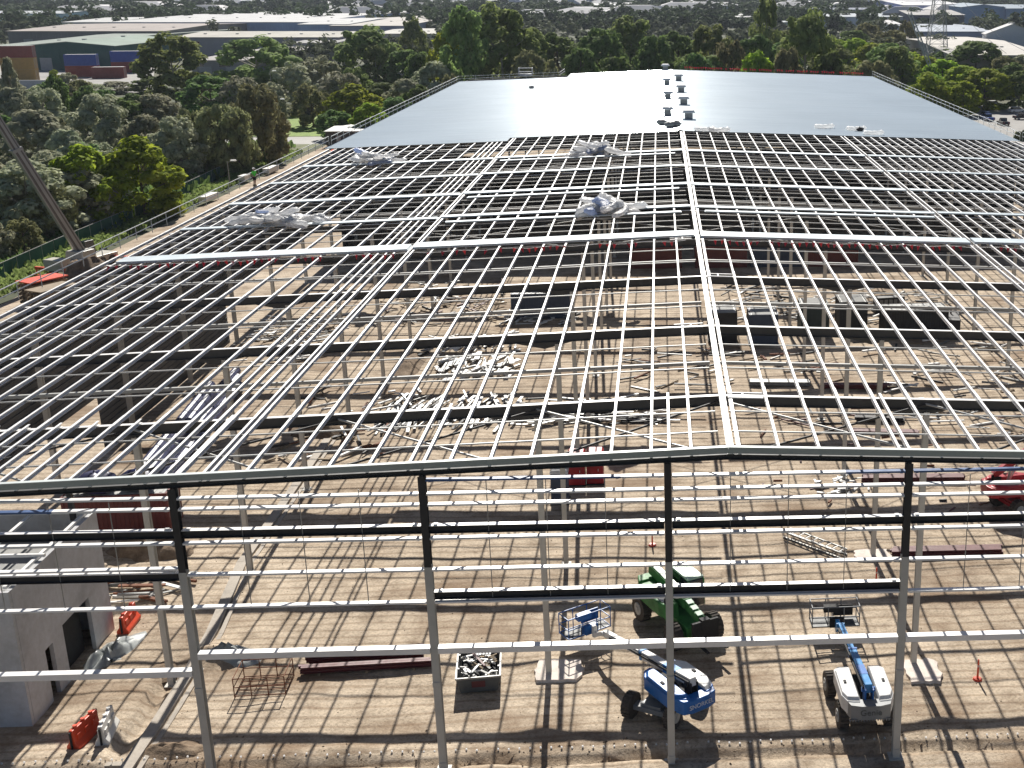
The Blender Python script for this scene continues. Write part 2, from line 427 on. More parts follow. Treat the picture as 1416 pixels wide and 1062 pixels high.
# purlins: one lapped line each, full length up to the laid sheets
PU = .18
def purlin(x, y0, y1, w=.105):
    z = roof_z(x)
    b = MB()
    for (ya, yb, ww) in [(y0, y1, w)]:
        b.bar((x, ya, z-.005), (x, yb, z-.005), ww, .012)
        b.bar((x-ww*.42, ya, z-PU/2), (x-ww*.42, yb, z-PU/2), .012, PU-.03)
        b.bar((x, ya, z-PU+.005), (x, yb, z-PU+.005), ww, .012)
    for n in range(0, 10):                                   # the lapped ends over every frame
        yy = frame_y(n)
        if y0 < yy-1 and yy+1 < y1: b.bar((x+.01, yy-.7, z+.006), (x+.01, yy+.7, z+.006), w+.03, .008)
    part('purlin', b, M['purlin'])
SP = 1.655
px_list = []
for k in range(1, 14):
    px_list += [.42+k*1.615, -1.45-(k-1)*1.58]
px_list = [x for x in px_list if -19.6 < x < 19.5]
px_list += [19.95, 20.4] + [21.5+1.1*k for k in range(19)]
px_list += [-20.2, -20.5, -21.45, -22.0, -22.6, -23.2, -24.7, -26.6, -28.4, -29.85, -31.1, -32.5, -33.95, -35.15, -36.2, -37.15, -38.2, -39.1, -40.2, -41.2]
for x in (-25.65, -27.5, -29.1, -30.5, -31.8): purlin(x, -.02, E0+.1)
for x in px_list:
    if abs(x) < HW+.2: purlin(x, -.02, SHEET_Y+.8)
purlin(.10, -.02, SHEET_Y+.8, .26); purlin(.44, -.02, SHEET_Y+.8, .15)
for x in (-21.6, -12.0, -2.35, 7.25): purlin(x+.03, -.02, E0+.1 if x > -20 else E0)
purlin(-HW-.1, 6, SHEET_Y, .14); purlin(HW+.1, 6, SHEET_Y, .14)

# portal rafters
def rafter(y):
    b = MB(); d = .50
    for s in (-1, 1):
        p = Vector((0, y, HR-PU-.02)); q = Vector((s*HW, y, roof_z(HW)-PU-.02))
        off = Vector((0, 0, -d/2))
        b.bar(p+Vector((0, 0, -.008)), q+Vector((0, 0, -.008)), .24, .016, mat=M['girt'])  # lit top flange painted bright, web and underside painted dark for shade
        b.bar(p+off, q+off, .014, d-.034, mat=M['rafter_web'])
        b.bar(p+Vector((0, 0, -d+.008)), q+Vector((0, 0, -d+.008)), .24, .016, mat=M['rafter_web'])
        # haunches over the inner columns
        for xc in (8.9, 26.4):
            z = roof_z(xc)-PU-.02-d
            b.slab([(s*(xc-1.6), y, z+SL*1.6-.01), (s*(xc+1.6), y, z-SL*1.6-.01), (s*xc, y, z-.38)], .02, (0, 1, 0), M['rafter_web'])
    part('rafter', b)
for n in range(0, 10): rafter(frame_y(n))
b = MB()
for n in range(10, 19):
    for s in (-1, 1): b.bar((0, frame_y(n), HR-.55), (s*HW, frame_y(n), roof_z(HW)-.55), .22, .45)
tag(part('rafter', b, M['rafter_web']), 'rafters hidden under the sheeted far roof')

# columns
def column(x, y, top, s=.26, mat='column'):
    b = MB(); b.isec((x, y, .02), (x, y, top), s, s*1.15, .025, .018, mat=M[mat])
    b.box(x, y, .015, .55, .55, .03, mat=M[mat])
    return part('column', b)
COLX = (-25.95, -8.2, 9.45, 27.0)
for n in range(0, 10):
    for x in COLX: column(x, frame_y(n), roof_z(x)-.80)
for n in range(0, 19):
    for s in (-1, 1): column(s*(HW-.2), frame_y(n), roof_z(HW)-.8, .3)
for n in range(10, 19, 2):
    for x in COLX: column(x, frame_y(n), roof_z(x)-.8)
# mid-bay struts and bridging
for n in range(-1, 9):
    y0 = 0 if n < 0 else frame_y(n); y1 = frame_y(n+1)
    for t in ((.33, .67) if n < 3 else (.2, .4, .6, .8)):
        b = MB(); y = y0+(y1-y0)*t
        for s in (-1, 1): b.bar((s*.3, y, HR-.13), (s*HW, y, roof_z(HW)-.13), .05, .06)
        part('bridging', b, M['bridging'])
for n, zz in ((0, .5), (1, .52), (2, .5), (4, .5), (6, .5)):
    b = MB(); y = frame_y(n+zz)
    for s in (-1, 1): b.bar((s*.2, y, HR-.5), (s*HW, y, roof_z(HW)-.5), .16, .16)
    part('strut', b, M['rafter'])
# ridge bridging ladders and the sheeted-in openings beside the ridge
for n, s in ((0, 1), (1, -1), (2, 1), (3, -1)):
    b = MB(); y = frame_y(n)-.45
    for yy in (y-.55, y+.1): b.bar((s*.35, yy, HR+.02), (s*1.9, yy, HR-.04), .07, .05, mat=M['purlin'])
    b.bar((s*1.0, y-.55, HR), (s*1.0, y+.1, HR), .07, .05, mat=M['purlin'])
    part('ridge_trimmer', b)
# roof bracing in the end bay: thin flat rods
for xa, xb in ((-8.2, 0), (0, 9.4), (9.4, 18), (-17, -8.2), (-26, -17), (18, 27), (27, 36), (-36, -26)):
    for p, q in (((xa, .1), (xb, E0)), ((xb, .1), (xa, E0))):
        b = MB(); b.tube((p[0], p[1], roof_z(p[0])-.42), (q[0], q[1], roof_z(q[0])-.45 - (.02 if p[0] == xa else 0)), .05, 6, mat=M['dark_steel'] if p[0] == xa else M['bridging']); part('brace', b)
for n in (3, 6):
    for xa, xb in ((-8.2, 9.4), (-26, -8.2), (9.4, 27)):
        for p, q in (((xa, frame_y(n)), (xb, frame_y(n+1))), ((xb, frame_y(n)), (xa, frame_y(n+1)))):
            b = MB(); b.tube((p[0], p[1], roof_z(p[0])-.45), (q[0], q[1], roof_z(q[0])-.48), .03, 6); part('brace', b, M['bridging'])

# the gable: columns, girts, fascia
GCX = [-2.393+9.6*k for k in range(-4, 5)]
for x in GCX:
    b = MB(); t = roof_z(x)-.42
    b.isec((x, 0, 9.5), (x, 0, t), .28, .32, .02, .014, mat=M['dark_steel'])  # upper length drawn much darker than the lower one
    o1 = part('column', b); o1['label'] = 'dark upper length of gable column'
    b = MB(); b.isec((x, 0, .02), (x, 0, 9.5), .30, .34, .02, .014, mat=M['column_grey'])
    b.box(x, 0, .02, .6, .6, .04, mat=M['column_grey'])
    for z in (.35, 4.2): b.box(x, -.185, z, .33, .02, .22, mat=M['column_grey'])
    part('column', b)
def girt(x0, x1, z, mat, kind):
    b = MB()
    if kind == 'thin':
        b.box((x0+x1)/2, -.02, z, x1-x0, .24, .014); b.box((x0+x1)/2, -.145, z-.035, x1-x0, .012, .07); b.box((x0+x1)/2, .107, z-.045, x1-x0, .012, .07)
        for xx in (x0+.15, x1-.15): b.box(xx, -.03, z-.06, .12, .14, .10)
    elif kind == 'rhs':
        b.box((x0+x1)/2, -.05, z, x1-x0, .34, .26)
    else:
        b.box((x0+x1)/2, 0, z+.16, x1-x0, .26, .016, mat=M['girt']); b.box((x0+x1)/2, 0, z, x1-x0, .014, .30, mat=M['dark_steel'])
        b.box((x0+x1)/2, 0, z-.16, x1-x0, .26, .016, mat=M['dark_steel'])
        for xx in (x0+.25, x1-.25): b.box(xx, -.02, z+.20, .16, .16, .06, mat=M['girt'])
    part('girt', b, mat)
for i in range(len(GCX)-1):
    xa, xb = GCX[i]+.16, GCX[i+1]-.16
    zt = roof_z(max(abs(xa), abs(xb)))-.62
    left = i <= 1
    for z in (13.24, 12.66, 12.2, 10.75, 9.38 if not left else 9.66, 7.95):
        if z > zt+.3: continue
        cut = {(13.24, 2): (8.0, 9.28), (13.24, 3): (0, 7.6), (13.24, 4): (6.9, 9.28), (13.24, 5): (0, 9.28), (12.2, 1): (0, 4.8)}.get((z, i))
        if cut:                                        # lengths still wrapped in blue film
            if cut[0] > 0: girt(xa, xa+cut[0], z, M['girt'], 'thin')
            girt(xa+cut[0], xa+cut[1], z, M['blue_film'], 'thin')
            if cut[1] < 9.2: girt(xa+cut[1], xb, z, M['girt'], 'thin')
        else: girt(xa, xb, z, M['girt'], 'thin')
    girt(xa, xb, 11.12, None, 'beam')
    if i in (3, 4): girt(xa, xb, 8.22, None, 'beam')
    if left: girt(xa, xb, 9.30, None, 'beam')
    girt(xa, xb, 5.0 if left else 5.77, M['girt'], 'rhs')
    # sag rods between the girts
    for t in (.25, .5, .75):
        b = MB(); xx = xa+(xb-xa)*t
        b.tube((xx, -.03, 8.0), (xx, -.03, min(zt, 13.2)), .02, 6)
        part('sag_rod', b, M['galv_dark'])
b = MB()
for s in (-1, 1):
    p = Vector((0, -.2, HR+.15)); q = Vector((s*(HW+.5), -.2, roof_z(HW+.5)+.18))
    b.bar(p+Vector((0, 0, -.11)), q+Vector((0, 0, -.11)), .03, .24, mat=M['fascia'])
    b.bar(p+Vector((0, .06, .03)), q+Vector((0, .06, .03)), .20, .03, mat=M['fascia_lip'])
    for x in (12.0, 21.4, 31.2):
        zz = roof_z(x); b.box(s*x, -.22, zz+.055, .22, .012, .26, mat=M['fascia'])
part('fascia', b)
b = MB()
for s in (-1, 1): b.isec((0, .06, HR-.30), (s*HW, .06, roof_z(HW)-.30), .2, .22, .02, .014, mat=M['dark_steel'])
part('gable_beam', b)  # near-black colour stands for the shade under the fascia

# laid roof sheets
def roof_side(s, name):
    b = MB(); y0, y1 = SHEET_Y, END_Y+.6
    # trapezoid-like ribs that run down the slope; the outer strip on the left starts and ends earlier
    per, amp, sub = .76, .05, 8
    for xa, xb, ys0, ye in ((.06, 20.9, y0, y1), (20.9, HW+.6, y0-(3.2 if s < 0 else 0), y1 if s > 0 else frame_y(17)+2)):
        n = int((ye-ys0)/per*sub); vs = []
        for i in range(n+1):
            y = ys0+i*per/sub; w_ = sin(2*pi*i/sub)
            for x in (xa, xb): vs.append((s*x, y, roof_z(x)+.055+amp*w_))
        b.add(vs, [(2*i, 2*i+1, 2*i+3, 2*i+2) if s > 0 else (2*i+1, 2*i, 2*i+2, 2*i+3) for i in range(n)])
    return part(name, b, M['roof'], smooth=True)
roof_side(-1, 'roof_sheeting'); roof_side(1, 'roof_sheeting')
b = MB()
for s in (-1, 1): b.slab([(0, SHEET_Y, HR+.15), (s*.28, SHEET_Y, HR+.13), (s*.28, END_Y+.6, HR+.13), (0, END_Y+.6, HR+.15)], .02, (0, 0, 1))
part('ridge_capping', b, M['sheet_pack'])
# wall of the far gable and the eaves under the sheeted part
b = MB()
for s in (-1, 1):
    b.box(s*(HW+.35), (SHEET_Y+END_Y)/2, 6.1, .06, END_Y-SHEET_Y, 12.4)
b.box(0, END_Y+.4, 6.1, 2*HW+.6, .06, 12.4)
part('wall_cladding', b, M['wall_clad'])
# inner face of the left wall: ribbed sheets on girts, dock openings below
b = MB()
def clad(y0, y1, z0, z1, x=-HW-.32):
    b.box(x, (y0+y1)/2, (z0+z1)/2, .03, y1-y0, z1-z0)
    n = int((z1-z0)/.42)
    for k in range(n): b.box(x+.04, (y0+y1)/2, z0+.3+k*.42, .05, y1-y0-.1, .09)
clad(4, 39, 3.9, 12.1); clad(39.05, 66, .1, 12.1); clad(66.05, SHEET_Y, 4.4, 12.1)
part('wall_cladding', b, M['wall_clad'])
b = MB()
for k in range(4): b.bar((HW+.25, 4, 3+2.6*k), (HW+.25, SHEET_Y, 3+2.6*k), .14, .2)
part('girt', b, M['girt'])
b = MB(); clad(50, SHEET_Y, 5.0, 12.1, HW+.45); part('wall_cladding', b, M['wall_clad'])
# guard rails on the eaves and the far edge
def rail(pts, name='guard_rail'):
    b = MB()
    for p, q in zip(pts, pts[1:]):
        p, q = Vector(p), Vector(q)
        for h in (.55, 1.05): b.tube(p+Vector((0, 0, h)), q+Vector((0, 0, h)), .035, 6)
        n = max(1, int((q-p).length/3.0))
        for i in range(n+1):
            a = p.lerp(q, i/n); b.tube(a, a+Vector((0, 0, 1.05)), .03, 6)
    part(name, b, M['bridging'])
ze = roof_z(HW)+.06
rail([(-HW-.9, 26, ze), (-HW-.9, SHEET_Y, ze)])
rail([(-HW-.6, SHEET_Y, ze), (-HW-.6, frame_y(17)+2, ze), (-22.4, frame_y(17)+2, roof_z(22)+.06), (-22.2, END_Y+.6, roof_z(22)+.06)])
rail([(HW+.6, END_Y+.6, ze), (HW+.6, SHEET_Y, ze)])
rail([(HW+.9, SHEET_Y, ze), (HW+.9, 40, ze)])

# ------------------------------------------------------------------ things lying on the roof
def on_roof(x, y, dz=0): return Vector((x, y, roof_z(x)+dz))
def sheet_pack(x0, x1, y, wd, th, label, lift=.01):
    b = MB(); rnd = random.Random(int(x0*13+y))
    n = max(2, int(th/.06))
    for k in range(n):
        sh = rnd.uniform(-.05, .05); j = rnd.uniform(-.03, .03)
        zz = lift+(k+.5)*th/n
        if x0*x1 < 0:
            b.bar(on_roof(x0+sh, y+j, zz), on_roof(-.02, y+j, zz), wd, th/n-.004); b.bar(on_roof(.02, y+j, zz), on_roof(x1+sh, y+j, zz), wd, th/n-.004)
        else: b.bar(on_roof(x0+sh, y+j, zz), on_roof(x1+sh, y+j, zz), wd, th/n-.004)
    o = b.build('roof_sheet_pack', M['sheet_pack'])
    return tag(o, label, 'roof sheets', 'packs of roof sheets laid across the purlins')
rows = ['nearest row', 'second row from the gable', 'third row from the gable', 'fourth row from the gable', 'row nearest the laid roof']
for k, n in enumerate((3, 4, 5, 6, 7)):
    y = frame_y(n)+.3; wd = 1.7 if n == 3 else (1.0 if n in (5, 7) else .8); th = .16 if n == 3 else .10
    r = rows[k]
    sheet_pack(-41, -20.6, y-.2, wd, th, f'pale roof sheet pack on the outer left purlins, {r}')
    sheet_pack(-20.3, -.1, y+.35, wd, th, f'pale roof sheet pack left of the ridge, {r}')
    sheet_pack(.35, 20.0, y, wd, th, f'pale roof sheet pack right of the ridge, {r}')
    sheet_pack(20.4, 41, y+.2, wd*.9, th, f'pale roof sheet pack on the outer right purlins, {r}')
for n, lab in ((4, 'second row from the gable'), (5, 'third row from the gable'), (7, 'row nearest the laid roof')):
    sheet_pack(-19.6, -.9, frame_y(n)-1.9, .55, .1, f'narrow roof sheet strip left of the ridge before the {lab}')
for n, lab in ((4, 'second row from the gable'),):
    sheet_pack(1.0, 19.6, frame_y(n)-1.7, .55, .1, f'narrow roof sheet strip right of the ridge before the {lab}')

def roll_mesh(seed):
    """a limp plastic-wrapped roll of insulation: a sagging, dented cylinder with gathered ends"""
    rnd = random.Random(seed); n, m = 14, 12; b = MB(); Lr = 1.9
    vs = []
    for i in range(n+1):
        t = i/n; x = (t-.5)*Lr
        r = .30*min(1, (sin(pi*t)*3.2)**.6 if 0 < t < 1 else .02)+.015
        bend = .16*sin(pi*t*1.3+seed)
        for j in range(m):
            a = 2*pi*j/m; rr = r*(1+.22*sin(3*a+seed+t*7)+.30*(vnoise(i*1.3, j*1.1, seed)-.5)*2)
            vs.append((x, cos(a)*rr+bend, sin(a)*rr*.8+.24))
    fs = [(i*m+j, i*m+(j+1) % m, (i+1)*m+(j+1) % m, (i+1)*m+j) for i in range(n) for j in range(m)]
    fs += [tuple(range(m-1, -1, -1)), tuple(range(n*m, (n+1)*m))]
    return b.add(vs, fs)
protos = {}
def roll(seed, mat):
    k = (seed, mat)
    if k not in protos:
        protos[k] = roll_mesh(seed).build('insulation_roll', M[mat], smooth=True); return protos[k]
    o = protos[k].copy(); COL.objects.link(o); return o
def roll_pile(px, py, spread, n, seed, label, group, ridge=.9):
    rnd = random.Random(seed); c = RP(px, py)
    for i in range(n):
        o = roll(rnd.randrange(5), 'blue_plastic' if rnd.random() < .18 else 'white_plastic')
        lay = 0 if i < n*.45 else (1 if i < n*.8 else 2)
        sp = spread*(1, .68, .4)[lay]
        x = c.x+rnd.uniform(-sp, sp); y = c.y+rnd.uniform(-1.7, 1.7)*(1, .75, .5)[lay]
        o.location = (x, y, roof_z(x)+.08+lay*.34)
        o.rotation_euler = (rnd.uniform(-.25, .25), rnd.uniform(-.3, .3), rnd.uniform(-.7, .7)+(pi/2 if rnd.random() < .3 else 0))
        o.scale = (rnd.uniform(1.1, 1.7), rnd.uniform(.9, 1.5), rnd.uniform(.5, 1.1))
        tag(o, label, 'insulation', group)
roll_pile(374, 310, 3.9, 24, 1, 'crumpled white plastic insulation roll in the wide heap on the near left roof', 'insulation rolls heaped on the near left roof')
roll_pile(832, 295, 2.1, 19, 2, 'crumpled white plastic insulation roll in the tall heap just left of the ridge', 'insulation rolls heaped near the ridge')
roll_pile(521, 225, 2.9, 18, 3, 'crumpled white plastic insulation roll in the heap on the far left roof', 'insulation rolls heaped on the far left roof')
roll_pile(826, 213, 2.5, 17, 4, 'crumpled white plastic insulation roll in the far heap just left of the ridge', 'insulation rolls heaped by the laid roof')
for px, py, lab in ((1140, 178, 'lone white plastic bundle lying on the laid right roof'), (1184, 181, 'white plastic bundle at the step in the laid right roof edge'), (1208, 187, 'long white bundle lying on the edge of the laid right roof'),
                    (975, 182, 'white wrapped bundle at the sheet edge just right of the ridge'), (995, 183, 'second white bundle right of the ridge on the sheet edge'), (872, 290, 'long white roll pointing at the ridge from the tall heap')):
    o = roll(3, 'white_plastic'); p = RP(px, py); o.location = (p.x, p.y, roof_z(p.x)+.1); o.scale = (1.5, 1.1, 1.0); o.rotation_euler = (0, 0, .1)
    tag(o, lab, 'insulation')
# ridge ventilators: white boxes, their base painted grey for the side in shade
def ventilator():
    t = thing('roof_ventilator', 'x', 'ventilator')
    b = MB(); b.box(0, 0, .42, 1.05, 1.2, .84); b.build('base', M['rim'], t)
    b = MB(); b.prism([(-.85, -.9), (.85, -.9), (.85, .9), (-.85, .9)], .92, 1.2, taper=.72); b.box(0, 0, .89, 1.72, 1.82, .06); b.build('hood', M['white_steel'], t)
    b = MB()
    for k in range(4): b.box(0, -.62, .2+k*.17, .9, .04, .09)
    b.build('louvre', M['galv_dark'], t)
    return t
v0 = ventilator(); first = True
pos = ['farthest', 'second farthest', 'third farthest', 'nearest']
for side, lst in (('left', [(925, 97), (926, 118), (927, 137), (931, 160)]), ('right', [(942, 112), (945, 128), (948, 145), (951, 165)])):
    for k, (a, c) in enumerate(lst):
        o = v0 if first else copy_tree(v0); first = False
        p = RP(a, c); s = -1 if side == 'left' else 1
        o.location = (s*(1.15+.25*(k == 3)), p.y, roof_z(1.1)+.06); o['label'] = f'{pos[k]} white roof ventilator, base painted shade grey, on the {side} of the ridge'
        o['group'] = 'ventilators along the ridge'
def sack(name, p, s, mat, lab, cat):
    b = MB(); rnd = random.Random(int(p.x*10)); n, m = 6, 9; vs = []
    for i in range(n+1):
        a = pi*i/n
        for j in range(m):
            bb = 2*pi*j/m; k = 1+.25*(rnd.random()-.5); vs.append((sin(a)*cos(bb)*s*k, sin(a)*sin(bb)*s*k*.8, (cos(a)*.55+.5)*s*k))
    fs = [(i*m+j, i*m+(j+1) % m, (i+1)*m+(j+1) % m, (i+1)*m+j) for i in range(n) for j in range(m)]
    o = b.add(vs, fs).build(name, M[mat], smooth=True); o.location = p; return tag(o, lab, cat)
for k, (a, c) in enumerate(((915, 174), (926, 177), (934, 176))):
    sack('tool_bag', RP(a, c)+Vector((0, 0, .06)), .75, 'galv_dark', ('left', 'middle', 'right')[k]+' dark bag of the three on the sheet edge left of the ridge', 'bag')
sack('tool_bag', RP(1189, 182)+Vector((0, 0, .06)), .5, 'black', 'black bag beside the white bundle on the right roof edge', 'bag')
p = RP(735, 123); sack('tool_bag', p+Vector((0, 0, .06)), .5, 'galv_dark', 'small dark bag alone on the far left of the laid roof', 'bag')
t = thing('access_hatch', 'white railed access frame at the far left edge of the laid roof', 'roof hatch', RP(727, 105)+Vector((0, 0, .06)))
b = MB()
for x in (-1.4, 1.4):
    for y in (-.8, .8): b.tube((x, y, 0), (x, y, 1.6), .06, 6)
for z in (.8, 1.55):
    for y in (-.8, .8): b.tube((-1.4, y, z), (1.4, y, z), .06, 6)
    for x in (-1.4, 1.4): b.tube((x, -.8, z), (x, .8, z), .06, 6)
b.build('frame', M['white_steel'], t)
b = MB(); b.box(0, 0, .2, 2.4, 1.4, .4); b.build('hatch_lid', M['white_steel'], t)

# ------------------------------------------------------------------ people
def ensure_skin(me):
    if not me.skin_vertices:
        bm_ = __import__('bmesh').new(); bm_.from_mesh(me); bm_.verts.layers.skin.verify(); bm_.to_mesh(me); bm_.free()
def skin_obj(name, joints, edges, mat, parent, sub=2):
    me = bpy.data.meshes.new(name); me.from_pydata([j[:3] for j in joints], edges, []); me.update(); ensure_skin(me)
    for v, j in zip(me.skin_vertices[0].data, joints):
        r = j[3]; v.radius = r if isinstance(r, tuple) else (r, r)
    me.skin_vertices[0].data[0].use_root = True
    o = bpy.data.objects.new(name, me); COL.objects.link(o); o.parent = parent; me.materials.append(mat)
    sk = o.modifiers.new('skin', 'SKIN'); sk.use_smooth_shade = True
    ss = o.modifiers.new('sub', 'SUBSURF'); ss.levels = sub; ss.render_levels = sub
    return o
def worker(loc, rz, label):
    t = thing('person', label, 'person', loc, rz)
    J = [(0, 0, .95, (.15, .11)), (0, 0, 1.12, (.14, .10)), (0, .01, 1.34, (.17, .11)), (0, 0, 1.48, (.09, .07)), (0, 0, 1.56, (.052, .052)), (0, .02, 1.68, (.085, .10)), (0, .01, 1.77, (.07, .085)),
         (.19, 0, 1.42, .06), (.26, .03, 1.17, .045), (.28, .22, 1.03, .036), (.28, .29, 1.0, .04), (-.19, 0, 1.42, .06), (-.27, .02, 1.17, .045), (-.22, .24, 1.06, .036), (-.20, .31, 1.05, .04),
         (.10, 0, .88, .095), (.13, .05, .50, .062), (.14, -.02, .09, .042), (.15, .12, .04, .04), (-.10, 0, .88, .095), (-.12, -.04, .50, .062), (-.13, -.14, .09, .042), (-.14, .01, .04, .04)]
    Eg = [(0, 1), (1, 2), (2, 3), (3, 4), (4, 5), (5, 6), (3, 7), (7, 8), (8, 9), (9, 10), (3, 11), (11, 12), (12, 13), (13, 14), (0, 15), (15, 16), (16, 17), (17, 18), (0, 19), (19, 20), (20, 21), (21, 22)]
    body = skin_obj('body', J, Eg, M['skin'], t)
    S = [(0, 0, .93, (.17, .125)), (0, 0, 1.12, (.155, .115)), (0, .01, 1.34, (.185, .125)), (0, 0, 1.47, (.11, .09)), (.20, 0, 1.42, .075), (.255, .02, 1.22, .062), (-.20, 0, 1.42, .075), (-.262, .015, 1.22, .062)]
    skin_obj('shirt', S, [(0, 1), (1, 2), (2, 3), (3, 4), (4, 5), (3, 6), (6, 7)], M['lawn_dark'], t)
    P_ = [(0, 0, .93, (.165, .12)), (.10, 0, .86, .112), (.125, .04, .56, .085), (-.10, 0, .86, .112), (-.118, -.03, .56, .085)]
    skin_obj('shorts', P_, [(0, 1), (1, 2), (0, 3), (3, 4)], M['black'], t)
    for s, y in ((1, .02), (-1, -.09)):
        b = MB(); b.prism([(s*.14-.055, y-.12), (s*.14+.055, y-.12), (s*.14+.055, y+.17), (s*.14-.055, y+.17)], 0, .10, taper=.85); b.prism([(s*.14-.055, y-.12), (s*.14+.055, y-.12), (s*.14+.055, y+.02), (s*.14-.055, y+.02)], .1, .22, taper=.9)
        b.build('boot', M['tan_timber'], t)
    b = MB(); vs = []; n, m = 6, 14
    for i in range(n+1):
        a = pi/2*i/n
        for j in range(m): bb = 2*pi*j/m; vs.append((cos(a)*cos(bb)*.125, .015+cos(a)*sin(bb)*.15, 1.72+sin(a)*.14))
    b.add(vs, [(i*m+j, i*m+(j+1) % m, (i+1)*m+(j+1) % m, (i+1)*m+j) for i in range(n) for j in range(m)])
    b.box(0, .13, 1.725, .2, .12, .015)
    b.build('helmet', M['white_plastic'], t, smooth=True)
    return t
p = RP(355, 258)
worker((-HW-.05, p.y, roof_z(HW)+.02), radians(-120), 'worker in a bright green shirt, dark shorts and white helmet standing on the left eave')
# ------------------------------------------------------------------ boom lifts
def wheel(parent, x, y, r, w):
    b = MB(); n = 20
    b.tube((x, y-w/2, r), (x, y+w/2, r), r, n, mat=M['tyre'])
    for k in range(n):
        a = 2*pi*k/n; b.frame(Vector((x+cos(a)*r*1.0, y, r+sin(a)*r)), Vector((cos(a), 0, sin(a))), Vector((0, 1, 0)), Vector((-sin(a), 0, cos(a))), .07, w*.96, r*.16, M['tyre'])
    wh = b.build('wheel', M['tyre'], parent)
    b = MB(); s = 1 if y > 0 else -1
    b.tube((x, y+s*(w/2-.03), r), (x, y+s*(w/2+.035), r), r*.55, 16, r*.5); b.tube((x, y+s*(w/2+.035), r), (x, y+s*(w/2+.07), r), r*.2, 10)
    b.build('rim', M['rim'], wh)
def platform(parent, loc, rz, cols):
    """work basket: origin at the boom end, basket in front (+x)"""
    b = MB(); L_, W_, H_ = .95, 2.4, 1.12; X0 = .45
    def P(x, y, z): 
        c, s = cos(rz), sin(rz); return Vector((loc[0]+c*x-s*y, loc[1]+s*x+c*y, loc[2]+z))
    for x in (X0, X0+L_):
        for y in (-W_/2, -W_/6, W_/6, W_/2): b.tube(P(x, y, 0), P(x, y, H_), .028, 6)
    for z in (.06, .55, H_):
        for x in (X0, X0+L_): b.tube(P(x, -W_/2, z), P(x, W_/2, z), .028, 6)
        for y in (-W_/2, W_/2): b.tube(P(X0, y, z), P(X0+L_, y, z), .028, 6)
    o = b.build('platform', cols['rail'], parent)
    b = MB(); b.frame(P(X0+L_/2, 0, .03), Vector((cos(rz), sin(rz), 0)), Vector((-sin(rz), cos(rz), 0)), Vector((0, 0, 1)), L_, W_, .05)
    b.build('floor', M['skip_grey'], o)
    b = MB(); b.frame(P(X0+.16, .25, H_-.12), Vector((cos(rz), sin(rz), 0)), Vector((-sin(rz), cos(rz), 0)), Vector((0, 0, 1)), .34, .75, .30); b.build('control_box', cols['box'], o)
    b = MB(); b.frame(P(X0+L_-.1, -.5, .5), Vector((cos(rz), sin(rz), 0)), Vector((-sin(rz), cos(rz), 0)), Vector((0, 0, 1)), .05, 1.0, .6); b.build('panel', cols['box'], o)
    b = MB(); b.frame(P(X0-.12, 0, .35), Vector((cos(rz), sin(rz), 0)), Vector((-sin(rz), cos(rz), 0)), Vector((0, 0, 1)), .2, .7, .5)
    b.build('panel', cols['box'], o)
    return o
UP, OFF = .35, -.75
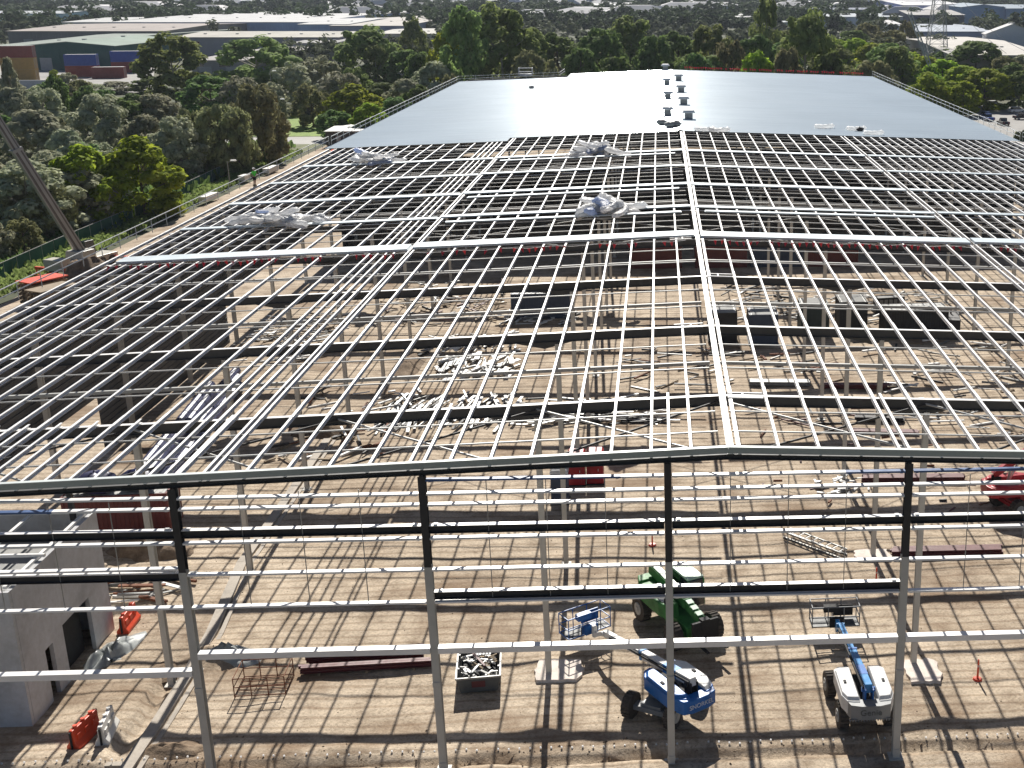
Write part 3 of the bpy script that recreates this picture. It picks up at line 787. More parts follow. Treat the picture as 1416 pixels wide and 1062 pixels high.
def boom_lift(label, loc, chassis_rz, slew, cols, boom_pts, text, tmat, plat_rz, rounded=True, skirt=False):
    """origin on the ground under the slew ring; chassis along chassis_rz, upper works along slew"""
    t = thing('boom_lift', label, 'boom lift', loc, 0)
    b = MB()
    b.box(0, 0, .62, 2.7, 1.0, .42); b.box(1.2, 0, .58, .5, 2.0, .24); b.box(-1.2, 0, .58, .5, 2.0, .24); b.box(0, 0, .95, 1.5, .9, .4); b.prism([(cos(k*pi/10)*.62, sin(k*pi/10)*.62) for k in range(20)], .83, 1.02)
    chs = b.build('chassis', cols['chassis'], t, bevel=.02); chs.rotation_euler = (0, 0, chassis_rz)
    for x in (-1.28, 1.28):
        for y in (-1.06, 1.06): wheel(chs, x, y, .58, .42)
    # upper works, built along -x = tail, +x = boom
    tail = [(-1.75, -.75), (-1.70, -.98), (-1.2, -1.16), (.9, -1.16), (1.15, -.95), (1.15, -.42), (-1.78, -.42)]
    if rounded: tail = [(-1.92, -.42), (-1.86, -.7), (-1.62, -1.0), (-1.1, -1.16), (.75, -1.12), (1.2, -.82), (1.3, -.42)]
    def lower(sgn):
        pts = [(x, y*sgn) for x, y in tail]
        if sgn < 0: pts = pts[::-1]
        b = MB(); b.prism(pts if poly_area(pts) > 0 else pts[::-1], .98, 1.62, taper=1.0); return b
    tt = MB(); tt.box(-.2, 0, 1.12, 2.6, .8, .2); tt.prism([(cos(k*pi/10)*.5-OFF, sin(k*pi/10)*.5) for k in range(20)], .66, 1.0); ut = tt.build('turntable', M['black'], t); ut.rotation_euler = (0, 0, slew); ut.location = (OFF*cos(slew), OFF*sin(slew), UP)
    for sgn in (1, -1):
        o = lower(sgn).build('side_cover', cols['cover'], ut, bevel=.05)
        pts = [(x*.93-.05, y*sgn*.965-.012*sgn) for x, y in tail]
        if poly_area(pts) < 0: pts = pts[::-1]
        b = MB(); b.prism(pts, 1.62, 1.74, taper=.88); b.build('cover_top', cols['top'] if sgn > 0 else cols.get('top_far', cols['top']), o, bevel=.03)
        b = MB(); b.box(-.35, sgn*.86, 1.765, .22, .12, .04); b.build('latch', M['black'], o)
    # counterweight across the tail
    cw = [(-1.55, -1.0), (-1.98, -.86), (-2.12, -.4), (-2.12, .4), (-1.98, .86), (-1.55, 1.0)]
    if poly_area(cw) < 0: cw = cw[::-1]
    b = MB(); b.prism(cw, .92, 1.58)
    if skirt:
        for k in range(15): b.slab([(-2.06, -.86+k*.122, .925), (-2.06, -.86+k*.122+.11, .925), (-2.06, -.86+k*.122+.055, .80)], .05, (1, 0, 0))
    o = b.build('counterweight', cols['weight'], ut, bevel=.04 if not skirt else 0)
    if text: 
        lettering(text, 'lettering', .40 if skirt else .30, tmat, o, (-2.125, 0, 1.25), (pi/2, 0, -pi/2))
    # boom
    R = Matrix.Rotation(-slew, 3, 'Z')
    b = MB(); P0 = Vector((-1.3, 0, 1.95)); b.box(-1.35, .17, 1.6, .5, .06, .9); b.box(-1.35, -.17, 1.6, .5, .06, .9)
    b.tube((-1.3, -.3, 1.92), (-1.3, .3, 1.92), .11, 12); b.build('boom_pivot', cols['pivot'], ut)
    pts = [R @ Vector(q)-Vector((OFF if i else 0, 0, UP if i else 0)) for i, q in enumerate(boom_pts)]
    P1, P2 = pts[0], pts[1]
    d = (P2-P1).normalized(); mid = P1.lerp(P2, .55)
    b = MB(); b.bar(P1, mid, .34, .40); bo = b.build('boom', cols['boom'], ut, bevel=.02)
    b = MB(); b.bar(mid-d*.3, P2, .25, .30); b.build('inner_boom', cols['inner'], bo)
    b = MB(); b.bar(mid-d*.14, mid+d*.02, .40, .46); b.build('collar', cols['collar'], bo)
    b = MB(); b.bar(P1.lerp(mid, .4)-d*.5, P1.lerp(mid, .4)+d*.5, .36, .42); b.build('collar', cols['collar'], bo)
    b = MB(); b.bar(P1+Vector((0, .24, .05)), P1.lerp(P2, .9)+Vector((0, .20, .05)), .08, .10); b.build('cable_track', M['black'], bo)
    b = MB(); b.tube(P1+Vector((1.0, 0, -.55)), P1.lerp(mid, .6)+Vector((0, 0, -.15)), .09, 10); b.tube(P1+Vector((1.0, 0, -.55)), P1.lerp(mid, .4)+Vector((0, 0, -.3)), .12, 10); b.build('lift_cylinder', M['chrome'], bo)
    P3 = pts[2]
    b = MB(); b.bar(P2, P3, .18, .20); b.tube(P2+Vector((0, -.2, 0)), P2+Vector((0, .2, 0)), .12, 10); b.bar(P3+Vector((0, 0, -.1)), P3+Vector((0, 0, .5)), .2, .2)
    b.build('jib', cols['boom'], ut)
    platform(ut, tuple(P3-Vector((0, 0, .15))), plat_rz-slew, cols)
    return t
def poly_area(p): return sum(p[i][0]*p[(i+1) % len(p)][1]-p[(i+1) % len(p)][0]*p[i][1] for i in range(len(p)))/2
# blue lift: tail to the viewer's right, boom lowered away to the left
base = Vector((-2.65, 4.3, 0)); plat = Vector((-6.25, 9.6, .75))
dirv = (Vector((plat.x, plat.y, 0))-Vector((base.x, base.y, 0))); sl_b = atan2(dirv.y, dirv.x); L_ = dirv.length
ub = Vector((cos(sl_b), sin(sl_b), 0))
boom_lift('blue boom lift with its boom lowered to the left, basket near the ground', base, radians(62), sl_b,
          dict(chassis=M['lift_grey'], cover=M['lift_blue'], top=M['lift_white'], top_far=M['lift_blue'], weight=M['lift_blue'], boom=M['lift_white'], inner=M['white_steel'], collar=M['lift_cyan'], pivot=M['black'], rail=M['lift_blue'], box=M['lift_blue']),
          [(ub.x*-1.5, ub.y*-1.5, 2.05), (ub.x*(L_-1.3), ub.y*(L_-1.3), 1.5), (ub.x*(L_-.3), ub.y*(L_-.3), .95)], 'SNORKEL', M['lettering_pale'], sl_b)
base = Vector((6.18, 3.75, 0)); plat = Vector((6.0, 9.9, .6)); dirv = plat-base; dirv.z = 0; sl_w = atan2(dirv.y, dirv.x); L_ = dirv.length; uw = dirv.normalized()
boom_lift('white boom lift with grey tail and bright blue boom pointing away from the gable', base, radians(95), sl_w,
          dict(chassis=M['lift_grey'], cover=M['lift_white'], top=M['lift_white'], weight=M['lift_grey'], boom=M['lift_cyan'], inner=M['lift_cyan'], collar=M['lift_blue'], pivot=M['lift_blue'], rail=M['lift_grey'], box=M['black']),
          [(uw.x*-1.4, uw.y*-1.4, 2.0), (uw.x*(L_-1.2), uw.y*(L_-1.2), 1.5), (uw.x*(L_-.4), uw.y*(L_-.4), .85)], 'Genie', M['lettering_dark'], sl_w, rounded=False, skirt=True)
base = Vector((20.2, 25.6, 0))
boom_lift('red boom lift half out of view at the far right, its boom raised', base, radians(20), radians(10),
          dict(chassis=M['red_paint'], cover=M['red_paint'], top=M['red_paint'], weight=M['red_paint'], boom=M['red_paint'], inner=M['white_steel'], collar=M['red_paint'], pivot=M['black'], rail=M['red_paint'], box=M['red_paint']),
          [(-1.5, -.2, 2.1), (3.2, .5, 6.2), (4.3, .7, 6.4)], None, None, radians(10))

# green telehandler: boom down its middle, canopy on the far right, bonnet on the near left
def telehandler(loc, rz):
    t = thing('telehandler', 'green telehandler with pale green roof panel and its boom lowered, behind the blue boom lift', 'telehandler', loc, rz)
    b = MB(); b.box(0, 0, .85, 4.4, 1.3, .55); b.box(1.7, 0, .7, .5, 2.0, .3); b.box(-1.5, 0, .7, .5, 2.0, .3)
    ch = b.build('chassis', M['green'], t, bevel=.03)
    for x in (-1.5, 1.6):
        for y in (-1.02, 1.02): wheel(ch, x, y, .58, .42)
    b = MB(); b.prism([(-1.7, -1.2), (.5, -1.2), (1.0, -1.05), (1.0, -.38), (-1.7, -.38)], 1.1, 1.75, taper=.94); bo = b.build('engine_cover', M['green'], t, bevel=.06)
    b = MB(); b.box(.1, -.78, 1.77, .9, .5, .04); b.build('engine_lid', M['rim'], bo); b = MB(); b.tube((.7, -.95, 1.7), (.7, -.95, 2.15), .06, 8); b.build('exhaust', M['black'], bo)
    cab = MB(); cab.prism([(-1.35, .38), (.55, .38), (.55, 1.18), (-1.35, 1.18)], 1.1, 2.35, taper=.94); cb = cab.build('cab', M['glass'], t, bevel=.03)
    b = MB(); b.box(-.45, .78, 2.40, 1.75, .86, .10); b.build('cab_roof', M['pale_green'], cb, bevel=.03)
    b = MB()
    for x in (-1.32, .5):
        for y in (.40, 1.15): b.bar((x, y, 1.1), (x*.96-.02, y, 2.36), .08, .08)
    b.build('cab_frame', M['green'], cb)
    b = MB(); b.bar((-2.2, -.08, 2.05), (1.2, -.08, 1.75), .42, .46); bm = b.build('boom', M['green'], t, bevel=.03)
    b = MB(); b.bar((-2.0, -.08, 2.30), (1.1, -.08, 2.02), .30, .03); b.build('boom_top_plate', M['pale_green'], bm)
    b = MB(); b.bar((1.0, -.08, 1.77), (2.5, -.08, 1.45), .32, .36); ib = b.build('inner_boom', M['green'], bm)
    b = MB()
    for k in range(3): b.bar((1.25+k*.42, -.08, 1.95-.09*k), (1.53+k*.42, -.08, 1.89-.09*k), .30, .03)
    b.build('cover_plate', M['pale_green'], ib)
    b = MB(); b.box(2.75, -.08, 1.15, .12, 1.3, .95); b.box(2.7, -.08, 1.45, .3, .4, .5); cg = b.build('carriage', M['black'], t)
    b = MB()
    for y in (-.55, .4): b.box(3.3, y, .72, 1.1, .14, .06)
    b.build('fork', M['black'], cg)
    b = MB(); b.prism([(-2.5, -.7), (-1.9, -.95), (-1.9, .8), (-2.5, .6)], .9, 1.7); b.build('counterweight', M['green'], t, bevel=.04)
    b = MB(); b.tube((-1.0, .26, 1.2), (.6, .26, 1.75), .08, 8); b.build('lift_cylinder', M['chrome'], t)
    return t
telehandler((-2.0, 11.6, 0), radians(-62)).scale = (1.12, 1.12, 1.15)

# ------------------------------------------------------------------ things on the floor
t = thing('skip_bin', 'open grey scrap skip heaped with metal offcuts beside the second gable column', 'skip bin', (-11.45, 7.1, 0), radians(6))
b = MB(); hl, hw_, hh = 1.25, .92, .95
for s in (-1, 1): b.slab([(-hw_*.9*s, -hl, .12), (-hw_*.9*s, hl*.9, .12), (-hw_*1.08*s, hl*1.15, hh), (-hw_*1.08*s, -hl*1.15, hh)], .06, (1, 0, 0))
for s in (-1, 1): b.slab([(-hw_*.9, s*hl, .12), (hw_*.9, s*hl, .12), (hw_*1.08, s*hl*1.15, hh), (-hw_*1.08, s*hl*1.15, hh)], .06, (0, 1, 0))
b.box(0, 0, .14, 1.6, 2.4, .08)
body = b.build('bin_body', M['skip_grey'], t)
b = MB()
for s in (-1, 1): b.bar((s*hw_*1.1, -hl*1.18, hh), (s*hw_*1.1, hl*1.18, hh), .07, .09); b.bar((-hw_*1.1, s*hl*1.17, hh), (hw_*1.1, s*hl*1.17, hh), .07, .09)
for s in (-1, 1):
    for k in (-.5, .5): b.box(s*hw_*1.02, k*hl, .6, .10, .10, .85)
for y in (-.9, .9): b.box(0, y, .06, 1.7, .14, .12)
b.build('rim', M['galv_dark'], body)
b = MB(); b.box(.0, -hl*1.13, .6, .62, .02, .34); b.build('sign_plate', M['maroon'], body)
b = MB(); rnd = random.Random(5)
for k in range(70):
    x, y = rnd.uniform(-.75, .75), rnd.uniform(-1.1, 1.1); a = rnd.uniform(0, pi); l = rnd.uniform(.3, .9); z = rnd.uniform(.55, 1.05)
    l = min(l, 1.5*(.95-abs(x)))
    b.bar((x-cos(a)*l/2, y-sin(a)*l/2*.8, z), (x+cos(a)*l/2, y+sin(a)*l/2*.8, z+rnd.uniform(-.15, .15)), rnd.uniform(.04, .16), rnd.uniform(.02, .07), mat=rnd.choice([M['white_steel'], M['white_steel'], M['galv_dark'], M['tan_timber'], M['black']]))
b.box(0, 0, .4, 1.5, 2.1, .4, mat=M['black'])
for k in range(5): b.bar((-.1+k*.15, .35, 1.08), (.0+k*.15, .95, 1.12), .09, .05, mat=M['white_steel'])
b.bar((-.45, .8, 1.15), (.3, -.7, 1.1), .10, .06, mat=M['maroon'])
ob = b.build('scrap_load', None, None); ob.location = (-11.45, 7.1, 0); ob.rotation_euler = (0, 0, radians(6))
tag(ob, 'tangled load of metal and timber offcuts inside the grey skip', 'scrap', kind='stuff')

def steel_bundle(p, q, n, lay, mat, label, w=.16, gap=.02, name='steel_bundle'):
    p, q = Vector(p), Vector(q); c = (p+q)/2; a = atan2(q.y-p.y, q.x-p.x); L_ = (q-p).length; rnd = random.Random(int(abs(c.x)*100))
    t = thing(name, label, 'steel bundle', (c.x, c.y, 0), a)
    for k in (-.36, 0, .36): b = MB(); b.box(k*L_, 0, .05, .10, n*(w+gap)+.2, .10); b.build('bearer', M['tan_timber'], t)
    for l in range(lay):
        for i in range(n):
            b = MB(); y = (i-(n-1)/2)*(w+gap); sh = rnd.uniform(-.12, .12)
            b.isec((-L_/2+sh, y, .10+w/2+l*(w+.01)), (L_/2+sh, y, .10+w/2+l*(w+.01)), w, w, .018, .014)
            b.build('beam', M[mat], t)
    return t
steel_bundle((-20.0, 8.75, 0), (-14.6, 9.3, 0), 3, 3, 'maroon', 'maroon primed beams stacked beside the second gable column, back bundle')
steel_bundle((-20.1, 7.95, 0), (-13.9, 8.35, 0), 2, 2, 'maroon', 'maroon primed beams laid low in front of the maroon stack')
steel_bundle((10.6, 19.3, 0), (17.0, 19.3, 0), 4, 2, 'maroon', 'maroon beams stacked flat behind the right gable column')
steel_bundle((10.6, 30.4, 0), (17.4, 30.2, 0), 4, 2, 'maroon', 'maroon beams stacked farther back on the right, behind the others')
steel_bundle((4.6, 51.4, 0), (9.6, 51.0, 0), 5, 2, 'galv_dark', 'dark grey steel lengths stacked just right of the ridge line')
steel_bundle((10.6, 50.2, 0), (16, 49.8, 0), 4, 2, 'maroon', 'red brown beams stacked right of the dark grey steel')
steel_bundle((9.8, 40.0, 0), (16.2, 39.2, 0), 4, 1, 'maroon', 'red brown beams spread in the middle right of the floor')
steel_bundle((12.0, 42.2, 0), (15.6, 41.8, 0), 3, 2, 'dark_steel', 'black steel lengths stacked behind the spread red brown beams')
# ladder truss lying on the floor
p, q = Vector((4.75, 22.2, 0)), Vector((7.75, 19.2, 0)); c = (p+q)/2
t = thing('lattice_girder', 'black lattice girder lying aslant on the floor', 'girder', (c.x, c.y, 0), atan2(q.y-p.y, q.x-p.x))
Lh = (q-p).length/2; b = MB()
for y in (-.32, .32):
    for z in (.08, .42): b.bar((-Lh, y, z), (Lh, y, z), .08, .08)
b.build('chord', M['galv_dark'], t); b = MB()
for k in range(9):
    x = -Lh+.1+k*(2*Lh-.2)/8
    b.bar((x, -.32, .46), (x, .32, .46), .05, .04)
    for y in (-.32, .32): b.bar((x, y, .12), (x+.25 if k < 8 else x, y, .38), .04, .04)
b.build('lacing', M['white_steel'], t)
# stillage cage
t = thing('steel_cage', 'empty rusty steel cage frame on the dirt by the first gable column', 'cage', (-21.5, 6.9, 0), radians(3))
b = MB(); X_, Y_, H_ = 1.15, .85, 1.0
for x in (-X_, -X_/3, X_/3, X_):
    for y in (-Y_, Y_): b.tube((x, y, 0), (x, y, H_), .025, 6)
for z in (.1, .55, H_):
    for y in (-Y_, Y_): b.tube((-X_, y, z), (X_, y, z), .025, 6)
    for x in (-X_, X_): b.tube((x, -Y_, z), (x, Y_, z), .025, 6)
b.build('frame', M['rust'], t)
b = MB()
for y in (-.4, 0, .4): b.tube((-X_, y, .1), (X_, y, .1), .022, 6)
b.build('floor_bar', M['rust'], t)
# concrete pads round the inner columns
for x, y, sx, sy, lab in ((-7.75, 7.5, 2.5, 1.9, 'rough pale concrete pad round the inner column left of the green telehandler'), (9.75, 6.6, 1.75, 2.2, 'pale concrete pad round the inner column behind the right gable column'),
                          (9.4, 19.2, 2.2, 1.4, 'pale concrete pad beside the maroon beams on the right')):
    b = MB(); rnd = random.Random(int(x*10)); pts = []
    for k in range(22):
        a = 2*pi*k/22; r = 1/max(abs(cos(a)), abs(sin(a))); pts.append((x+cos(a)*r*sx/2*rnd.uniform(.84, 1.06), y+sin(a)*r*sy/2*rnd.uniform(.84, 1.06)))
    b.prism(pts, -.1, .18, taper=.97); tag(b.build('concrete_pad', M['pad_concrete']), lab, 'footing')
# kerb strip running away along the left
b = MB(); pts = [(-25.35, -3), (-25.35, 4), (-25.45, 8), (-25.7, 12), (-26.7, 20), (-26.9, 40)]
for (xa, ya), (xb, yb) in zip(pts, pts[1:]): b.bar((xa, ya, .04), (xb, yb-.02, .04), .55, .28); b.bar((xa+.48, ya, -.02), (xb+.48, yb-.02, -.02), .22, .16)
structure('kerb', b, M['kerb'])
# strip footing with capped starter bars
t = thing('strip_footing', 'concrete strip footing along the gable with a line of white capped starter bars', 'footing', (0, 1.25, 0))
b = MB(); b.box(0, 0, -.17, 84, .30, .18); b.build('concrete', M['kerb'], t)
cap = rod = None; rnd = random.Random(3); k = 0; x = -30.8
while x < 17 and k < 100:
    if rnd.random() < .93:
        if cap is None:
            b = MB(); b.tube((0, 0, 0), (0, 0, .26), .010, 5, mat=M['kerb']); b.tube((0, 0, .25), (0, 0, .31), .045, 8, .04, mat=M['white_plastic']); cap = b.build('starter_bar', None, t); o = cap
        else: o = cap.copy(); COL.objects.link(o); o.parent = t
        o.location = (x, rnd.uniform(-.07, .07), rnd.uniform(-.22, -.15)); k += 1
    x += .455
# barriers, bollards, pegs
def barrier(p, rz, mat, label):
    t = thing('water_barrier', label, 'barrier', p, rz)
    prof = [(-.30, 0), (.30, 0), (.30, .16), (.14, .38), (.09, .95), (-.09, .95), (-.14, .38), (-.30, .16)]
    b = MB(); b.slab([(0, y, z) for y, z in prof], 1.75, (1, 0, 0)); body = b.build('body', M[mat], t, bevel=.03)
    for k in range(3):
        for s in (-1, 1): b = MB(); b.box(-.55+k*.55, s*.15, .55, .28, .06, .26); b.build('boss', M[mat], body)
        b = MB(); b.tube((-.55+k*.55, 0, .95), (-.55+k*.55, 0, 1.04), .09, 10); b.build('cap', M[mat], body)
    for x in (-.93, .93): b = MB(); b.tube((x, 0, .1), (x, 0, .9), .05, 8); b.build('hinge_pin', M['black'], t)
    return t
barrier((-28.1, 3.05, 0), radians(80), 'orange_plastic', 'orange plastic barrier standing next to a white one by the precast office')
barrier((-27.25, 3.3, 0), radians(98), 'white_barrier', 'white plastic barrier standing next to the orange one')
barrier((-30.25, 13.1, 0), radians(92), 'orange_plastic', 'orange plastic barrier standing against the far corner of the precast office')
def bollard(p, label, h=1.05):
    t = thing('delineator_post', label, 'delineator', p)
    b = MB(); b.prism([(cos(k*pi/4)*.24, sin(k*pi/4)*.24) for k in range(8)], 0, .08, taper=.8); b.build('base', M['orange_plastic'], t)
    b = MB(); b.tube((0, 0, .06), (0, 0, h), .055, 10, .04); b.tube((0, 0, h), (0, 0, h+.05), .02, 8); b.build('post', M['orange_plastic'], t)
    b = MB(); b.tube((0, 0, h*.65), (0, 0, h*.75), .057, 10, .054); b.build('reflective_band', M['white_plastic'], t)
    return t
bollard((12.25, 5.9, 0), 'orange delineator post alone on the dirt right of the right concrete pad')
bollard((9.1, 16.0, 0), 'orange delineator post in front of the pad by the maroon beams', .9)
bollard((-3.3, 21.4, 0), 'thin orange delineator post far behind the green telehandler', .9)
# tarp, foil heap, mounds
def heap(name, label, cat, loc, rx, ry, h, mat, seed, kind=None, rough=.5, rz=0):
    b = MB(); n, m = 9, 26; vs = []
    for i in range(n+1):
        r = i/n
        for j in range(m):
            a = 2*pi*j/m
            k = 1+rough*(vnoise(cos(a)*2.3+seed, sin(a)*2.3+r*2, seed)-.5)
            z = h*(1-r**1.6)*(1+rough*(vnoise(cos(a)*r*4+seed, sin(a)*r*4, seed+3)-.5)*1.6) - .03*r
            vs.append((cos(a)*rx*r*k, sin(a)*ry*r*k, z))
    fs = [(i*m+j, (i+1)*m+j, (i+1)*m+(j+1) % m, i*m+(j+1) % m) for i in range(n) for j in range(m)]
    o = b.add(vs, fs).build(name, M[mat], smooth=True); o.location = loc; o.rotation_euler = (0, 0, rz)
    return tag(o, label, cat, kind=kind)
heap('tarpaulin', 'crumpled grey plastic sheet dumped along the precast office wall', 'tarpaulin', (-29.9, 10.0, 0), .75, 1.7, .5, 'tarp', 3, rough=1.3, rz=radians(-12))
heap('plastic_sheet', 'crumpled silver plastic sheeting heaped behind the first gable column', 'plastic sheet', (-24.0, 9.6, 0), 1.2, .7, .55, 'tarp', 8, rough=1.4)
heap('dirt_mound', 'low brown dirt mound behind the precast office', 'dirt mound', (-32.5, 22.0, 0), 2.4, 1.5, 1.1, 'soil', 5)
heap('dirt_mound', 'small soil mound at the foot of the first gable column', 'dirt mound', (-24.0, 2.0, 0), 1.6, .7, .3, 'soil', 11)
heap('dirt_mound', 'dark soil mound beside the left kerb behind the white barrier', 'dirt mound', (-26.9, 8.6, -.05), .9, 1.1, .28, 'soil', 13)
heap('dirt_mound', 'grey dirt mound outside the left wall by the crane', 'dirt mound', (-66.5, 93, 0), 3.2, 2.6, 2.4, 'soil', 14)
# scattered clods and stones
b = MB(); rnd = random.Random(21)
for k in range(700):
    x = rnd.uniform(-30, 17); y = rnd.uniform(-1.5, 24)
    if rnd.random() < .3: y = rnd.gauss(1.2, .7)
    s = rnd.uniform(.015, .05)*(1.4 if y < 3 else 1); z = pad_z(x, y)
    vs = [(x+rnd.uniform(-s, s)*1.3, y+rnd.uniform(-s, s)*1.3, z-.01), (x+s, y+rnd.uniform(-s, s), z-.01), (x-s, y+rnd.uniform(-s, s), z-.01), (x+rnd.uniform(-s, s), y+s, z-.01), (x+rnd.uniform(-s, s)*.4, y+rnd.uniform(-s, s)*.4, z+s*rnd.uniform(.6, 1.2))]
    b.add(vs, [(0, 1, 4), (1, 3, 4), (3, 2, 4), (2, 0, 4)])
tag(b.build('rubble', M['soil']), 'loose clods and stones scattered over the dirt floor', 'rubble', kind='stuff')

# offcut heaps deep inside
def offcuts(name, label, x0, x1, y0, y1, n, mats, lmin, lmax, ang, h, seed, wmax=.25):
    b = MB(); rnd = random.Random(seed)
    for k in range(n):
        x, y = rnd.uniform(x0, x1), rnd.uniform(y0, y1); a = rnd.gauss(*ang); l = rnd.uniform(lmin, lmax); z = rnd.random()**1.7*h+.06
        b.bar((x-cos(a)*l/2, y-sin(a)*l/2, z), (x+cos(a)*l/2, y+sin(a)*l/2, z+rnd.uniform(-.05, .05)), rnd.uniform(.08, wmax), rnd.uniform(.03, .14), mat=M[rnd.choice(mats)])
    return tag(b.build(name), label, 'offcuts', kind='stuff')
offcuts('steel_offcuts', 'litter of white steel sheets and offcuts on the floor left of centre', -22, -15.5, 54, 60, 90, ['white_steel', 'white_steel', 'white_steel', 'galv_dark'], .5, 2.4, (1.35, .35), .5, 2, .5)
offcuts('steel_offcuts', 'short white steel pieces strewn behind the white sheets', -24, -15.5, 61, 67, 110, ['white_steel', 'galv_dark', 'black'], .3, 1.5, (1.2, .5), .4, 3, .35)
offcuts('steel_offcuts', 'long dark and bright steel lengths strewn left of the toilets', -24, -13.5, 42.5, 49, 150, ['white_steel', 'galv_dark', 'dark_steel', 'chrome'], .8, 3.5, (1.45, .25), .4, 4)
offcuts('steel_offcuts', 'black and white steel lengths piled in the middle behind the toilets', -12.5, -2.6, 42.5, 47.5, 170, ['white_steel', 'galv_dark', 'dark_steel', 'dark_steel', 'chrome'], .8, 3.8, (.12, .35), .6, 5)
offcuts('steel_offcuts', 'bright thin offcuts in the far middle of the floor', -18.5, -11, 71, 76, 70, ['white_steel', 'galv_dark', 'dark_steel'], .4, 2.2, (.7, .7), .5, 6)
offcuts('steel_offcuts', 'white offcuts scattered on the right beyond the red boom lift', 7, 11, 28, 31, 26, ['white_steel', 'galv_dark'], .3, 1.2, (.7, .8), .4, 7)
offcuts('steel_offcuts', 'white and silver offcuts lying under the left roof beside the long wrapped rolls', -37, -29.5, 15.5, 18.8, 60, ['white_steel', 'galv_dark', 'rust'], .5, 2.4, (.1, .3), .6, 8)
offcuts('steel_offcuts', 'mixed scrap lying along the inside of the left wall', -41, -33, 60, 76, 120, ['white_steel', 'galv_dark', 'dark_steel', 'tan_timber'], .5, 2.6, (.3, .6), .6, 9)

offcuts('steel_offcuts', 'dark steel lengths and rubbish lying in the middle right of the floor', 4, 26, 70, 86, 130, ['dark_steel', 'galv_dark', 'white_steel', 'dark_steel'], .5, 3, (.4, .6), .7, 10)
offcuts('steel_offcuts', 'thin lengths scattered in the right front of the floor', 3, 24, 24, 45, 40, ['dark_steel', 'rust', 'maroon'], .4, 2.6, (.3, .7), .2, 11, .14)
offcuts('steel_offcuts', 'mixed dark rubbish in the middle left of the floor', -31, -19, 71, 88, 120, ['dark_steel', 'galv_dark', 'maroon', 'tan_timber'], .5, 2.6, (.3, .8), .6, 12)
offcuts('steel_offcuts', 'loose timbers and steel beside the kerb deep on the left', -31, -22, 36, 52, 60, ['tan_timber', 'white_steel', 'dark_steel', 'rust'], .5, 2.8, (.9, .6), .4, 13)
heap('dirt_mound', 'dark brown dirt mound in the left middle of the floor', 'dirt mound', (-28, 42, 0), 2.6, 1.5, .9, 'soil', 31)
heap('dirt_mound', 'grey rubbish mound beside the far white offcuts', 'dirt mound', (-24.5, 58, 0), 1.2, 4.0, .5, 'soil', 33)
offcuts('steel_offcuts', 'dark bundles and boards lying about the middle of the floor near the ridge', -6, 12, 50, 62, 60, ['dark_steel', 'galv_dark', 'tan_timber', 'rust'], .5, 3.2, (.2, .5), .35, 14)
offcuts('steel_offcuts', 'dark lengths and boards behind the red brown beams on the right', 16, 34, 36, 66, 120, ['dark_steel', 'galv_dark', 'tan_timber', 'white_steel'], .5, 3.4, (.1, .6), .5, 15)
# portable toilets
def toilet(loc, rz, mat, label, roofmat):
    t = thing('portable_toilet', label, 'portable toilet', loc, rz)
    b = MB(); b.prism([(-.55, -.55), (.55, -.55), (.55, .55), (-.55, .55)], .12, 2.12, taper=.96); bd = b.build('cabin', M[mat], t, bevel=.03)
    for s in (-1, 1):
        b = MB(); b.bar((s*.30, -.585, .3), (s*.30, -.56, 1.95), .05, .05); b.build('corner_post', M[mat], bd)
    b = MB(); b.box(0, -.575, 1.1, .62, .03, 1.75); d = b.build('door', M[mat], t); b = MB(); b.box(.22, -.60, 1.1, .05, .03, .16); b.build('handle', M['white_plastic'], d)
    b = MB(); b.prism([(-.6, -.6), (.6, -.6), (.6, .6), (-.6, .6)], 2.12, 2.34, taper=.8); b.build('roof', M[roofmat], t, bevel=.03)
    b = MB(); b.box(0, 0, .06, 1.2, 1.2, .12); b.build('skid', M['black'], t)
    return t
toilet((-9.2, 28.1, 0), 0, 'cont_navy', 'dark navy portable toilet with a white roof under the gable peak', 'white_plastic')
toilet((-8.3, 31.0, 0), 0, 'red_paint', 'red portable toilet on the left of the pair behind the navy one', 'red_paint')
toilet((-7.1, 31.2, 0), 0, 'red_paint', 'red portable toilet on the right of the pair behind the navy one', 'red_paint')

